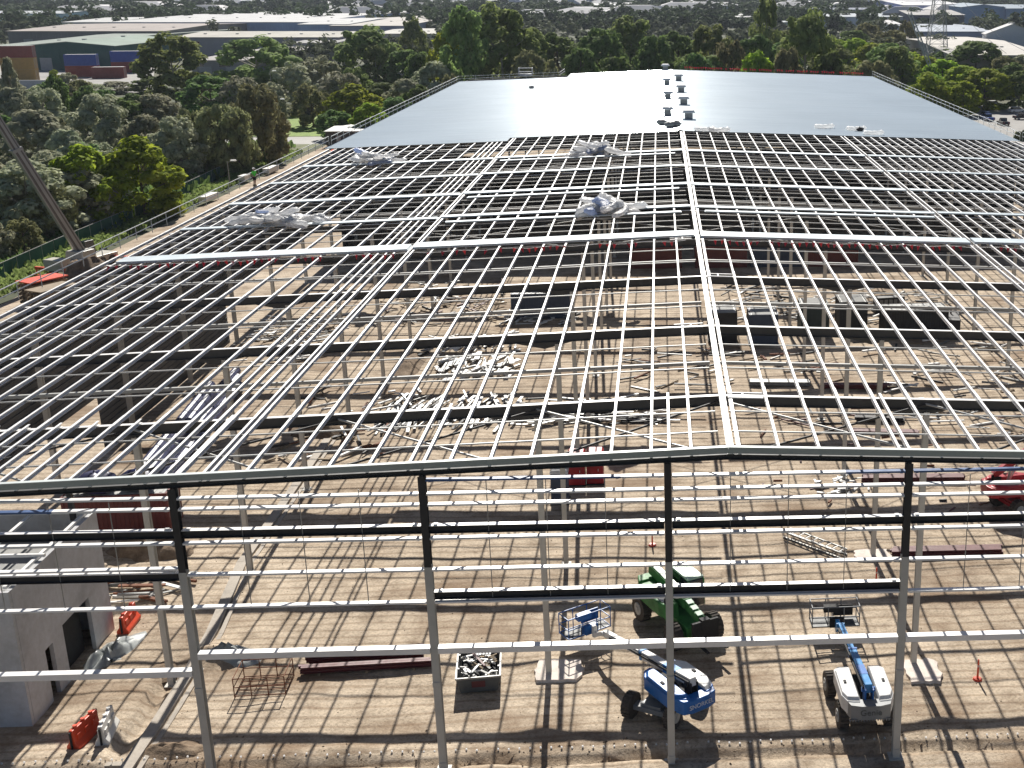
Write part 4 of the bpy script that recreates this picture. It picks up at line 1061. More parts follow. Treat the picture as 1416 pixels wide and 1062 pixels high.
# shipping containers
CONT = {}
def container(loc, rz, mat, label, group=None, logo=None):
    Lc, Wc_, Hc = 6.06, 2.44, 2.59
    if mat in CONT:
        t = copy_tree(CONT[mat]); t.location = loc; t.rotation_euler = (0, 0, rz)
        for k in list(t.keys()): del t[k]
        return tag(t, label, 'container', group)
    t = thing('shipping_container', label, 'container', loc, rz, group); CONT[mat] = t
    b = MB(); b.box(0, 0, Hc/2, Lc-.2, Wc_-.14, Hc-.2)
    n = 22
    for k in range(n):
        x = -Lc/2+.25+(Lc-.5)*(k+.5)/n
        for s in (-1, 1): b.box(x, s*(Wc_/2-.06), Hc/2, (Lc-.5)/n*.5, .06, Hc-.3)
    for k in range(9):
        y = -Wc_/2+.2+(Wc_-.4)*(k+.5)/9; b.box(-Lc/2+.09, y, Hc/2, .06, (Wc_-.4)/18, Hc-.3)
    bd = b.build('body', M[mat], t)
    b = MB()
    for x in (-Lc/2+.07, Lc/2-.07):
        for y in (-Wc_/2+.06, Wc_/2-.06): b.box(x, y, Hc/2, .14, .12, Hc)
    for z in (.07, Hc-.06):
        for y in (-Wc_/2+.04, Wc_/2-.04): b.box(0, y, z, Lc-.29, .08, .12)
        for x in (-Lc/2+.05, Lc/2-.05): b.box(x, 0, z, .10, Wc_-.26, .12)
    b.build('corner_frame', M[mat], t)
    b = MB(); b.box(0, 0, Hc-.04, Lc-.3, Wc_-.3, .04)
    for k in range(14): b.box(-Lc/2+.4+k*(Lc-.8)/13, 0, Hc-.01, .16, Wc_-.5, .03)
    b.build('roof', M['rim'], t)
    for s in (-1, 1):
        b = MB(); b.box(Lc/2-.04, s*.57, Hc/2, .05, 1.1, Hc-.3); d = b.build('door', M[mat], t)
        b = MB()
        for k in (-.25, .25): b.tube((Lc/2+.01, s*.57+k, .2), (Lc/2+.01, s*.57+k, Hc-.2), .025, 6)
        b.build('lock_rod', M['rim'], d)
    return t
container((6.7, 64.6, 0), radians(90), 'cont_navy', 'navy shipping container with a pale roof standing inside the frame right of the ridge')
container((11.8, 67.6, 0), radians(90), 'cont_green', 'dark green shipping container with a pale roof to the right of the navy one')
container((3.0, 65.4, 0), radians(90), 'cont_black', 'charcoal shipping container beside the ridge line, left of the navy one')
container((15.6, 68.8, 0), radians(90), 'cont_black', 'charcoal shipping container to the right of the dark green one')
container((21.2, 66.5, 0), radians(4), 'cont_black', 'charcoal shipping container lying crosswise at the right of the row')
container((-14.4, 74.5, 0), radians(3), 'cont_navy', 'navy shipping container crosswise left of the ridge, deep inside the frame')
for k, (x, mt, lb) in enumerate(((-3.2, 'maroon_cont', 'maroon shipping container left of the ridge in the shaded far row'), (4.4, 'maroon_cont', 'maroon shipping container right of the ridge in the shaded far row'),
                                 (10.9, 'cont_navy', 'navy shipping container in the shaded far row inside the frame'), (17.4, 'maroon_cont', 'maroon shipping container at the right end of the shaded far row'))):
    container((x, 96.5, 0), radians(0), mt, lb)
container((-35.4, 25.5, 0), radians(4), 'maroon_cont', 'maroon shipping container at the left under the roof, heaped with blue wrapped rolls')
for k in range(5):
    b = MB(); b.tube((-36.5+.75*(k % 3)-.2, 29.4+.1*k, .45+.7*(k//3)), (-38.3+.75*(k % 3)-.2, 56-2*k, .45+.7*(k//3)), .38, 12)
    for q in range(9):
        f = (q+.5)/9; c = Vector((-36.7+.75*(k % 3), 29.4+.1*k, .45+.7*(k//3))).lerp(Vector((-38.5+.75*(k % 3), 56-2*k, .45+.7*(k//3))), f); b.tube(c-Vector((0, .12, 0)), c+Vector((0, .12, 0)), .40, 12)
    tag(b.build('wrapped_roll', M['navy']), 'long navy wrapped roll lying in the stack along the inside of the left wall', 'roll', 'navy rolls along the left wall')
sack('bulk_bag', Vector((-36.4, 24.8, 2.62)), 1.2, 'navy', 'navy covered bundle on top of the maroon container, left one', 'bundle')
sack('bulk_bag', Vector((-34.2, 25.3, 2.62)), 1.1, 'navy', 'navy covered bundle on top of the maroon container, right one', 'bundle')
for o in [o for o in bpy.data.objects if o.name.startswith('shipping_container') and 60 < o.location.y < 72 and abs(o.rotation_euler.z-pi/2) < .1]: o.scale = (.52, 1.1, 1.12)
# dark skid-mounted plant on the right of the container row
def generator(loc, rz, label):
    t = thing('generator', label, 'generator', loc, rz)
    b = MB(); b.box(0, 0, .95, 3.0, 1.2, 1.3); bd = b.build('housing', M['cont_black'], t, bevel=.05)
    for s in (-1, 1):
        b = MB()
        for k in range(5): b.box(-1.0+.5*k, s*.61, 1.0, .36, .03, .8)
        b.build('louvre', M['galv_dark'], bd)
    b = MB(); b.box(0, 0, .15, 3.2, 1.3, .3); b.build('skid', M['dark_steel'], t)
    b = MB(); b.tube((.9, .2, 1.6), (.9, .2, 2.2), .08, 8); b.build('exhaust', M['rust'], bd)
    return t
generator((25.0, 66.5, 0), radians(80), 'charcoal generator set on skids at the right end of the container row')
generator((20.3, 74.5, 0), radians(10), 'charcoal generator set behind the right end of the container row')

# ------------------------------------------------------------------ precast office at the left
t = thing('precast_office', 'grey precast concrete office with an unfinished roof at the left of the gable', 'office', (0, 0, 0))
b = MB(); zt = 6.6; xr = -30.9; y0_, y1_ = 4.4, 12.9; th = .2
def wall_open(b, y0, y1, z0, z1): b.box(xr-th/2, (y0+y1)/2, (z0+z1)/2, th, y1-y0, z1-z0)
wall_open(b, y0_, 6.2, -.3, zt); wall_open(b, 6.2, 6.95, 2.6, zt); wall_open(b, 6.95, 8.0, -.3, zt); wall_open(b, 8.0, 10.8, 2.9, zt); wall_open(b, 10.8, y1_, -.3, zt)
b.build('side_wall', M['precast'], t)
for xa, xb in ((-32.9, -30.9), (-36.0, -32.95), (-39.1, -36.05), (-41.6, -39.15)):
    b = MB(); b.box((xa+xb)/2, y0_-.12, zt/2-.1, xb-xa-.02, .2, zt+.2); b.build('front_panel', M['precast'], t)
b = MB(); b.box(-36.3, y1_+.1, zt/2-.1, 10.6, .2, zt+.2); b.box(-41.6, 8.6, zt/2-.1, .2, 8.2, zt+.2); b.build('rear_wall', M['precast'], t)
b = MB(); b.box(-36.2, 8.65, 5.3, 10.2, 8.1, .12); b.build('roof_deck', M['galv_dark'], t)
b = MB()
for k in range(5): b.bar((-41.4+k*2.55, y0_+.1, zt+.08), (-41.4+k*2.55, y1_-.1, zt+.08), .16, .12)
for k in range(4): b.bar((-41.5, y0_+.6+k*2.4, zt+.22), (xr+.1, y0_+.6+k*2.4, zt+.22), .14, .14)
b.build('roof_frame', M['white_steel'], t)
b = MB(); b.box(xr-.6, 9.4, 1.45, .05, 2.8, 2.9); b.box(xr-.5, 6.57, 1.3, .05, .75, 2.6); b.build('door_recess', M['black'], t)
b = MB(); b.box(-31.6, 12.0, 7.6, .22, .22, 2.2); b.build('post', M['dark_steel'], t)

# ------------------------------------------------------------------ beyond the left wall: crane, fence, stores
# mobile crane: carrier on the strip, boom raised steeply to the left and away
foot = G(112, 350, 1.9); tip_dir = None
t = thing('mobile_crane', 'mobile crane outside the left wall with its long telescopic boom raised to the upper left', 'crane', (foot.x, foot.y, 0), radians(70))
b = MB(); b.box(0, 0, 1.0, 8.6, 2.4, .7); b.box(-3.6, 0, 1.6, 1.5, 2.4, .7); cr = b.build('carrier', M['crane_cab'], t, bevel=.05)
for x in (-3.2, -1.6, 1.8, 3.3):
    for y in (-1.05, 1.05): wheel(cr, x, y, .55, .4)
b = MB(); b.prism([(-1.2, -1.2), (1.0, -1.2), (1.2, -.4), (1.2, 1.2), (-1.2, 1.2)], 1.36, 2.3, taper=.92); up = b.build('superstructure', M['crane_cab'], t, bevel=.05)
b = MB(); b.prism([(1.0, .3), (2.6, .3), (2.6, 1.2), (1.0, 1.2)], 1.36, 3.0, taper=.85); b.build('operator_cab', M['glass'], up, bevel=.04)
b = MB()
for x in (-3.8, 3.8):
    for s in (-1, 1): b.bar((x, 0, .8), (x, s*3.0, .8), .3, .3); b.tube((x, s*2.9, 0), (x, s*2.9, .8), .09, 8); b.box(x, s*2.9, .03, .7, .7, .06)
b.build('outrigger', M['orange_plastic'], cr)
Ri = Matrix.Rotation(-radians(70), 3, 'Z'); o_ = Vector((foot.x, foot.y, 0))
P0 = Vector((foot.x, foot.y, 2.0)); P1 = GY(33, 224, foot.y-3.0); 
dv = (P1-P0).normalized()
def loc_(p): return Ri @ (p-o_)
def tele(name, a, c, wd, parent):
    b = MB(); A, Bq = loc_(P0+dv*a), loc_(P0+dv*c); D = (Bq-A).normalized()
    S = D.cross(Vector((0, 0, 1))).normalized(); Uq = S.cross(D)
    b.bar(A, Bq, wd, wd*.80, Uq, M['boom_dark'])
    for k in (-1, 1): b.bar(A+Uq*k*wd*.43, Bq+Uq*k*wd*.43, wd*1.04, wd*.13, Uq, M['boom_tan'])
    for k in (-1, 1): b.bar(A+S*k*wd*.53+Uq*.03, Bq+S*k*wd*.53+Uq*.03, wd*.10, wd*.30, Uq, M['boom_tan'])
    return b.build(name, None, parent)
bo = tele('boom', -1.0, 13.2, 1.0, t); tele('inner_boom', 13.1, 34, .84, bo)
b = MB(); D = loc_(P0+dv*13.2); b.bar(D-(loc_(P0+dv)-loc_(P0))*.16, D+(loc_(P0+dv)-loc_(P0))*.16, 1.22, 1.15); b.build('collar', M['boom_tan'], bo)
b = MB(); b.tube(loc_(P0+dv*1.2)+Vector((0, 0, -1.3)), loc_(P0+dv*6.2)+Vector((0, 0, -.4)), .2, 12); b.build('lift_cylinder', M['chrome'], t)

def fence(pts, h, label, mat, gap=3.0, name='fence'):
    t = thing(name, label, 'fence', (pts[0][0], pts[0][1], TREE_Z))
    o0 = Vector((pts[0][0], pts[0][1], 0)); bp = MB(); bm_ = MB()
    for p, q in zip(pts, pts[1:]):
        p, q = Vector((*p, 0))-o0, Vector((*q, 0))-o0; n = max(1, int((q-p).length/gap))
        for i in range(n+1): a = p.lerp(q, i/n); bq = MB(); bq.tube(a, a+Vector((0, 0, h+.08)), .04, 6); bq.build('post', M['rim'], t)
        bp.tube(p+Vector((0, 0, h)), q+Vector((0, 0, h)), .035, 6)
        bm_.bar(p+Vector((0, 0, h/2)), q+Vector((0, 0, h/2)), .02, h-.1)
    bp.build('top_rail', M['rim'], t); bm_.build('shade_cloth', M[mat], t)
    return t
fence([(-76.9, 80), (-77.2, 108), (-76.9, 131)], 1.9, 'wire fence with dark green shade cloth on the left boundary beside the crane', 'fence_mesh')
fence([(-76.9, 132), (-77.8, 158), (-78.8, 185)], 1.9, 'green shade cloth fence on the left boundary farther on, below the trees', 'fence_mesh')
fence([(-78.9, 186), (-79.6, 214)], 1.7, 'pale wire fence on the left boundary near the lawn', 'rim')
# low grass tufts on the verge and bank
def tuft_stuff(name, label, area, n, mat, smin, smax, seed):
    rnd = np.random.default_rng(seed); x = rnd.uniform(area[0], area[1], n); y = rnd.uniform(area[2], area[3], n)
    V = []; Fc = []; k = 0
    for i in range(n):
        s = rnd.uniform(smin, smax); z0 = area[4]
        for j in range(7):
            a = rnd.uniform(0, 2*pi); px_, py_ = x[i]+rnd.normal(0, s*.45), y[i]+rnd.normal(0, s*.45); d = s*.35
            zz = z0+rnd.uniform(0, s*.5)
            tx, ty = rnd.normal(0, d), rnd.normal(0, d)
            V += [(px_-cos(a)*d, py_-sin(a)*d, zz), (px_+cos(a)*d, py_+sin(a)*d, zz), (px_+cos(a)*d*.5+tx, py_+sin(a)*d*.5+ty, zz+s*.8), (px_-cos(a)*d*.5+tx, py_-sin(a)*d*.5+ty, zz+s*.7)]
            Fc.append((k, k+1, k+2, k+3)); k += 4
    me = bpy.data.meshes.new(name); me.from_pydata(V, [], Fc); me.materials.append(mat)
    o = bpy.data.objects.new(name, me); COL.objects.link(o); return tag(o, label, 'grass', kind='stuff')
tuft_stuff('grass', 'shaggy grass on the bank between the dirt strip and the left fence', (-76.6, -73.0, 70, 205, -.4), 1100, LEAF[4], .35, .8, 4)
tuft_stuff('undergrowth', 'weeds and low scrub under the trees left of the fence', (-102, -77.4, 70, 215, -.4), 1500, LEAF[2], .6, 1.6, 5)
tuft_stuff('undergrowth', 'rusty brown weeds along the far end of the roof', (-30, 45, 224, 233, -.4), 900, LEAF[3], .8, 2.2, 6)
# crates and stores on the strip
def timber_stack(loc, rz, label, top):
    t = thing('pallet_stack', label, 'pallet stack', loc, rz)
    b = MB()
    for l in range(5):
        for k in range(5): b.box(0, -1.0+k*.5, .15+l*.42, 4.2, .12, .30)
        for k in range(4): b.box(-1.8+k*1.2, 0, .33+l*.42, .14, 2.3, .05)
    b.build('timber', M['tan_timber'], t)
    b = MB(); b.box(0, 0, 2.32, 4.3, 2.4, .12); b.build('cover_sheet', M[top], t); return t
timber_stack((-67.0, 83.5, 0), radians(60), 'timber pallet stack with a torn orange cover outside the left wall', 'orange_plastic')
timber_stack((-64.2, 79.5, 0), radians(62), 'low timber pallet stack with a grey cover in front of the orange covered one', 'tan_timber')
for k, (x, y, lb) in enumerate(((-71.5, 146, 'white crate on the left strip nearest the crane'), (-72.4, 166, 'white crate on the left strip by the short lamp post'), (-70.8, 175.5, 'long white crate on the left strip behind the worker'))):
    b = MB(); b.box(0, 0, .45, 4.6 if k != 1 else 2.4, 1.1, .7); b.box(0, 0, .82, 4.7 if k != 1 else 2.5, 1.2, .06)
    for q in (-.8, .8): b.box(q, 0, .05, .15, 1.1, .1)
    o = b.build('crate', M['white_barrier']); o.location = (x, y, 0); o.rotation_euler = (0, 0, radians(85)); tag(o, lb, 'crate')
heap('netting', 'orange netting heaped on scaffold frames at the far left of the strip', 'netting', (-62.0, 196, 0), 3.4, 5.5, 1.7, 'orange_plastic', 17, rough=1.4)
t = thing('site_shed', 'flat roofed grey site shed on the strip beside the laid roof', 'shed', (-66.0, 218, 0), radians(2))
b = MB(); b.box(0, 0, 1.4, 9, 13, 2.8); sh = b.build('wall', M['wall_clad'], t); b = MB(); b.box(0, 0, 2.88, 9.5, 13.5, .16); b.build('roof', M['galv_dark'], t)
b = MB(); b.box(-2, -6.53, 1.05, .95, .06, 2.1); b.build('door', M['rim'], sh); b = MB(); b.box(1.8, -6.53, 1.6, 1.6, .06, 1.0); b.build('window', M['glass'], sh)
def lamp_post(px, py_top, Y, label, lampcol='white_plastic'):
    p = GY(px, py_top, Y); h = p.z+.4
    t = thing('street_lamp', label, 'street lamp', (p.x, p.y, -.4))
    b = MB(); b.tube((0, 0, 0), (0, 0, h-.2), .13, 8, .08); b.build('pole', M['galv_dark'], t)
    b = MB(); b.tube((0, 0, h-.25), (.9, -.2, h), .05, 6); b.build('arm', M['rim'], t)
    b = MB(); b.prism([(.6, -.45), (1.5, -.45), (1.5, .1), (.6, .1)], h-.05, h+.18, taper=.8); b.build('lamp_head', M[lampcol], t)
lamp_post(314, 222, 160, 'short lamp post with a white head on the left strip among the trees')
lamp_post(384, 137, 236, 'white headed lamp post leaning out of the trees near the lawn')
lamp_post(373, 98, 262, 'tall dark pole with a small pale head behind the trees left of the roof')

# ------------------------------------------------------------------ trees
def leaf_cards(rng, centres, radii, nper, size, up=.5, squash=.8, droop=0.0):
    """leaf-sized quads spread through clumps"""
    C_ = np.repeat(centres, nper, 0); Rr = np.repeat(radii, nper)
    n = len(C_); d = rng.normal(size=(n, 3)); d /= np.linalg.norm(d, axis=1)[:, None]
    r = Rr*rng.uniform(.25, 1.0, n)**.35
    P_ = C_+d*r[:, None]*np.array([1, 1, squash])
    nor = d*1.1+rng.normal(size=(n, 3))*.42+np.array([0, .25, up*1.7]); nor /= np.linalg.norm(nor, axis=1)[:, None]
    a = rng.normal(size=(n, 3)); a[:, 2] -= droop*3; t1 = np.cross(nor, a); t1 /= np.linalg.norm(t1, axis=1)[:, None]; t2 = np.cross(nor, t1)
    s = (size*rng.uniform(.6, 1.35, n))[:, None]
    q = np.stack([P_-t1*s*.5-t2*s*.9*(1+droop), P_+t1*s*.5-t2*s*.55, P_+t1*s*.35+t2*s*.9*(1+droop), P_-t1*s*.55+t2*s*.5], 1)
    return q.reshape(-1, 3)
def mesh_quads(name, V, mat):
    n = len(V)//4; me = bpy.data.meshes.new(name)
    me.vertices.add(len(V)); me.vertices.foreach_set('co', V.astype(np.float32).ravel())
    me.loops.add(n*4); me.loops.foreach_set('vertex_index', np.arange(n*4, dtype=np.int32))
    me.polygons.add(n); me.polygons.foreach_set('loop_start', np.arange(0, n*4, 4, dtype=np.int32)); me.polygons.foreach_set('loop_total', np.full(n, 4, dtype=np.int32))
    me.update(); me.validate(); me.materials.append(mat); return me
TK = {0: (.12, .97, 74, 80, .036, .175), 1: (.13, .98, 66, 74, .033, .175), 2: (.12, .96, 72, 70, .036, .165), 3: (.08, .98, 66, 66, .030, .14), 4: (.17, 1.0, 74, 76, .030, .155)}
def tree_proto(kind, seed):
    rng = np.random.default_rng(seed*17+kind); z0, z1, nc, npr, ls, cr_ = TK[kind]
    cs = []; tries = 0
    lobes = [(rng.normal(0, .13), rng.normal(0, .13), rng.uniform(.3, .85), rng.uniform(.2, .34)) for _ in range(7 if kind in (1, 4) else 5)]
    while len(cs) < nc and tries < 6000:
        tries += 1
        u = rng.uniform(); z = z0+(z1-z0)*u
        prof = {0: sin(pi*min(1, u*.82+.18))**.55, 1: sin(pi*min(1, u*.75+.2))**.7, 2: sin(pi*(u*.8+.17))**.6, 3: sin(pi*(u*.78+.17))**.65, 4: sin(pi*min(1, u*.78+.15))**.8}[kind]
        a = rng.uniform(0, 2*pi); rr = .5*prof*rng.uniform(.25, 1)**.45*.86
        x, y = cos(a)*rr, sin(a)*rr
        k = max(0, 1-min(((x-l[0])**2+(y-l[1])**2+((z-l[2])*.8)**2)/(l[3]**2) for l in lobes))
        if rng.uniform() < .45+k*1.4 or kind in (0, 3): cs.append((x, y, z-.05))
    cs = np.array(cs); rad = rng.uniform(.65, 1.25, len(cs))*cr_*.62
    V = leaf_cards(rng, cs, rad, npr, ls, .45 if kind != 3 else .1, .72 if kind != 3 else 1.2, .5 if kind == 3 else 0)
    V[:, 2] = np.clip(V[:, 2], .03, None)
    crown = mesh_quads('crown', V, LEAF[kind])
    b = MB(); pale = kind in (1, 4); n = 5
    b.tube((0, 0, -.02), (.01, 0, .28), .022, 7, .016); b.tube((.01, 0, .28), (0, .01, .55), .016, 6, .010); b.tube((0, .01, .55), (.0, .0, .80), .010, 5, .004)
    for k in range(8):
        c = cs[int(rng.integers(len(cs)))]; zb = min(.6, max(.18, c[2]-.22)); b.tube((.005, .003, zb), tuple(c), .010, 5, .003)
    tm = b.build('trunk', M['bark_pale'] if pale else M['bark'])
    me = tm.data; bpy.data.objects.remove(tm)
    return crown, me
PROTO = {k: [tree_proto(k, s) for s in range(3)] for k in TK}
KN = {0: ('leafy_tree', 'tree'), 1: ('gum_tree', 'tree'), 2: ('dark_leafy_tree', 'tree'), 3: ('casuarina_tree', 'tree'), 4: ('tall_gum_tree', 'tree')}
rt = random.Random(99)
def tree(x, y, h, w, kind, label, group=None, name=None):
    cr_, tr_ = PROTO[kind][rt.randrange(3)]
    t = thing(name or KN[kind][0], label, KN[kind][1], (x, y, TREE_Z), rt.uniform(0, 6.28), group)
    t.scale = (w, w, h)
    for nm, me in (('trunk', tr_), ('crown', cr_)):
        o = bpy.data.objects.new(nm, me); COL.objects.link(o); o.parent = t
    return t
def ptree(px, py, Y, wpx, kind, label, group=None):
    p = GY(px, py, Y); dist = (p-CAM).dot(F_)
    return tree(p.x, p.y, p.z-TREE_Z, wpx*dist/FOC, kind, label, group)
TREES = [
 # left belt, near
 (30, 222, 118, 150, 1, 'grey green gum nearest the viewer at the left edge, behind the crane boom'),
 (-50, 205, 124, 150, 1, 'grey green gum cut by the left edge of the picture'),
 (110, 200, 128, 120, 0, 'bright yellow green bushy tree just right of the crane boom'),
 (186, 188, 134, 125, 0, 'bright yellow green rounded tree overhanging the green fence'),
 (72, 208, 140, 105, 1, 'grey green tree behind the crane boom collar'),
 (45, 150, 168, 125, 1, 'spreading grey green gum at the left edge above the crane boom'),
 (90, 178, 158, 80, 1, 'small grey green gum behind the bright green bushy tree'),
 (138, 128, 196, 100, 1, 'dense grey green gum below the blue containers'),
 (168, 132, 205, 85, 2, 'dark rounded tree below the blue containers'),
 (212, 128, 208, 100, 1, 'wide silvery gum in the middle of the left belt'),
 (198, 158, 178, 80, 1, 'silvery gum with lumpy crown behind the bright rounded tree'),
 (243, 160, 170, 85, 1, 'silvery gum right of the bright rounded tree'),
 (262, 146, 178, 80, 3, 'brown olive feathery tree left of the tallest olive one'),
 (298, 140, 176, 100, 3, 'dark olive feathery tree over the short lamp post'),
 (350, 116, 190, 100, 3, 'tall olive brown tree at the corner of the lawn'),
 (322, 150, 176, 70, 3, 'drooping olive tree between the lamp post and the lawn'),
 (368, 140, 198, 46, 3, 'narrow olive tree nearest the lawn'),
 (74, 98, 238, 40, 2, 'small dark tree beside the stacked red containers'),
 (8, 78, 250, 30, 1, 'thin grey gum in front of the red and yellow containers'),
 (118, 116, 236, 50, 2, 'dark green tree in front of the blue container'),
 (15, 120, 225, 70, 1, 'grey gum at the left edge below the yellow containers'),
 (55, 118, 230, 70, 1, 'grey gum by the white yard wall'),
 # left belt, far
 (92, 100, 352, 34, 1, 'small grey gum in front of the left blue container'),
 (74, 96, 372, 24, 0, 'slim bright green tree just right of the mustard containers'),
 (160, 112, 345, 56, 1, 'grey gum in front of the red brown container with white marks'),
 (204, 104, 338, 54, 2, 'dark tree before the right blue container'),
 (128, 116, 335, 52, 1, 'round grey gum at the edge of the container yard'),
 (62, 112, 330, 46, 2, 'dark tree at the end of the pale yard wall'),
 (20, 116, 335, 44, 1, 'grey gum before the pale yard wall'),
 (232, 46, 300, 112, 4, 'big spreading gum hiding the right end of the green shed'),
 (350, 50, 330, 130, 4, 'big open gum standing in front of the long cream roofs'),
 (288, 100, 262, 95, 2, 'dense dark green tree below the big gum'),
 (330, 104, 258, 70, 1, 'grey green tree between the dense dark tree and the tall pole'),
 (402, 84, 285, 80, 1, 'silver grey gum right of the tall dark pole'),
 (440, 76, 296, 75, 1, 'silver grey gum in front of the grey block'),
 (372, 112, 250, 60, 1, 'grey green tree by the tall dark pole'),
 (428, 116, 252, 62, 3, 'olive tree left of the laid roof rail'),
 (500, 36, 330, 112, 4, 'large dark gum standing before the white roofs left of centre'),
 (470, 98, 270, 75, 1, 'grey gum left of the pale yard'),
 (525, 112, 262, 80, 2, 'dense dark tree above the roof rail on the left'),
 (488, 116, 245, 90, 0, 'bright green tree above the roof rail on the left'),
 (560, 108, 256, 70, 1, 'grey green tree right of the pale yard'),
 (600, 84, 262, 80, 1, 'grey gum by the left far corner of the roof'),
 (578, 68, 300, 60, 2, 'dark tree behind the pale yard'),
 (462, 150, 226, 60, 2, 'dark tree just outside the roof rail by the shed'),
 (508, 142, 222, 60, 0, 'light green low tree just outside the roof rail'),
 (545, 132, 238, 60, 2, 'dark low tree outside the roof rail below the pale yard'),
 (575, 114, 244, 56, 2, 'dark low tree at the far left corner rail'),
 (568, 24, 420, 46, 4, 'slim gum behind the white roofs left of centre'),
 (622, 102, 252, 36, 3, 'rusty brown bush at the far left corner of the roof'),
 # behind the far gable
 (640, 8, 276, 82, 4, 'tall yellow green gum behind the left far corner of the roof'),
 (690, 6, 290, 120, 4, 'tallest dark gum behind the left part of the far roof edge'),
 (615, 40, 292, 60, 0, 'light green tree left of the tallest gum'),
 (728, 38, 300, 84, 4, 'gum right of the tallest one behind the roof'),
 (770, 40, 315, 92, 2, 'broad dark tree behind the middle of the left roof edge'),
 (738, 70, 262, 90, 3, 'low olive tree behind the railed hatch'),
 (802, 62, 285, 66, 2, 'dark tree left of the ridge, low in front of the others'),
 (832, 34, 310, 90, 2, 'dense dark green tree left of the ridge'),
 (872, 22, 345, 92, 4, 'tall bushy gum behind and left of the ridge'),
 (905, 44, 300, 70, 2, 'dark tree directly behind the ridge end'),
 (850, 74, 262, 70, 2, 'low dark tree close behind the roof left of the ridge'),
 (938, 38, 320, 80, 2, 'dark green tree just right of the ridge end'),
 (982, 34, 305, 92, 4, 'big dark gum right of the ridge'),
 (962, 70, 262, 64, 2, 'low dark tree close behind the roof right of the ridge'),
 (1010, 52, 272, 70, 3, 'olive tree behind the right roof edge'),
 (1042, 42, 300, 84, 2, 'dark tree before the blue block on the right'),
 (1060, -6, 350, 56, 4, 'dark blue green gum rising to the top of the picture'),
 (1048, 70, 258, 70, 0, 'light green low tree behind the right roof edge'),
 (1114, 14, 272, 104, 4, 'large pale topped gum behind the right half of the roof edge'),
 (1090, 66, 255, 60, 3, 'olive low tree left of the large pale topped gum'),
 (1150, 66, 258, 50, 2, 'dark low tree right of the large pale topped gum'),
 # right side
 (1200, 32, 520, 60, 3, 'olive round tree behind the hedge trees on the right'),
 (1232, 42, 470, 70, 3, 'broad olive tree behind the hedge trees'),
 (1180, 40, 480, 60, 2, 'olive dark tree left of the broad olive one'),
 (1256, 26, 500, 36, 3, 'reddish brown slim tree left of the lattice tower'),
 (1352, 54, 380, 96, 2, 'big dark rounded tree before the cream roof on the right'),
 (1392, 78, 335, 66, 3, 'olive tree above the car park at the right edge'),
 (1412, 96, 285, 50, 2, 'dark tree at the right edge over the parked white car'),
 (1310, 62, 420, 60, 2, 'dark tree between the lattice tower and the big rounded one'),
]
for k, T_ in enumerate(TREES): ptree(*T_)
HEDGE = [(1158, 54, 400, 70), (1184, 52, 385, 72), (1208, 58, 370, 74), (1232, 64, 355, 78), (1256, 70, 340, 78), (1280, 76, 322, 76), (1304, 82, 306, 80), (1332, 90, 292, 84), (1364, 94, 285, 90), (1215, 80, 335, 74), (1246, 88, 318, 76), (1282, 100, 300, 78), (1316, 112, 282, 78)]
nm = ['first', 'second', 'third', 'fourth', 'fifth', 'sixth', 'seventh', 'eighth', 'ninth', 'tenth', 'eleventh', 'twelfth', 'thirteenth']
for k, (a, c, Y, wd) in enumerate(HEDGE):
    lab = f'bright green hedge tree on the right, {nm[k]} from the far end, back row' if k < 9 else f'bright green hedge tree on the right, {nm[k-9]} from the far end, front row'
    ptree(a, c, Y, wd, 0, lab, 'hedge trees right of the roof')
# unnamed fill of the belts: look-alike shrubs and small trees
def fill(n, region, hr, kinds, label, group, seed, wr=(.8, 1.3)):
    r = random.Random(seed); c = 0
    while c < n:
        x, y = region(r); h = r.uniform(*hr)
        k = r.choice(kinds); tree(x, y, h, h*r.uniform(*wr), k, label, group, 'shrub' if h < 6 else None); c += 1
def left_belt(r):
    y = r.uniform(100, 315); return (-79-r.random()**1.2*(35+(y-100)*.42), y) if not (208 < y < 272) else (-114-r.random()*70, y)
fill(66, left_belt, (4, 8.5), [1, 1, 2, 3], 'small grey green tree filling the dense belt left of the site', 'small trees of the left belt', 31)
fill(34, lambda r: (r.uniform(-62, 48), r.uniform(236, 262)), (3, 7), [2, 3, 2, 0], 'low shrub growing close behind the far end of the roof', 'shrubs behind the roof', 32)
fill(40, lambda r: (r.uniform(-85, 70), r.uniform(262, 420)), (10, 17), [4, 2, 4, 3], 'mid sized tree in the dense wood behind the far end of the roof', 'trees of the wood behind the roof', 33)
fill(36, lambda r: ((lambda y: (66+(y-250)*.06+r.uniform(-3, 10), y))(r.uniform(262, 440))), (7, 11), [0, 0, 0, 0], 'bright green small tree packed into the hedge right of the roof', 'small hedge trees on the right', 34)
fill(16, lambda r: (r.uniform(100, 140), r.uniform(235, 420)), (7, 11), [2, 3, 1], 'dark small tree beyond the car park on the right', 'small trees beyond the car park', 35)

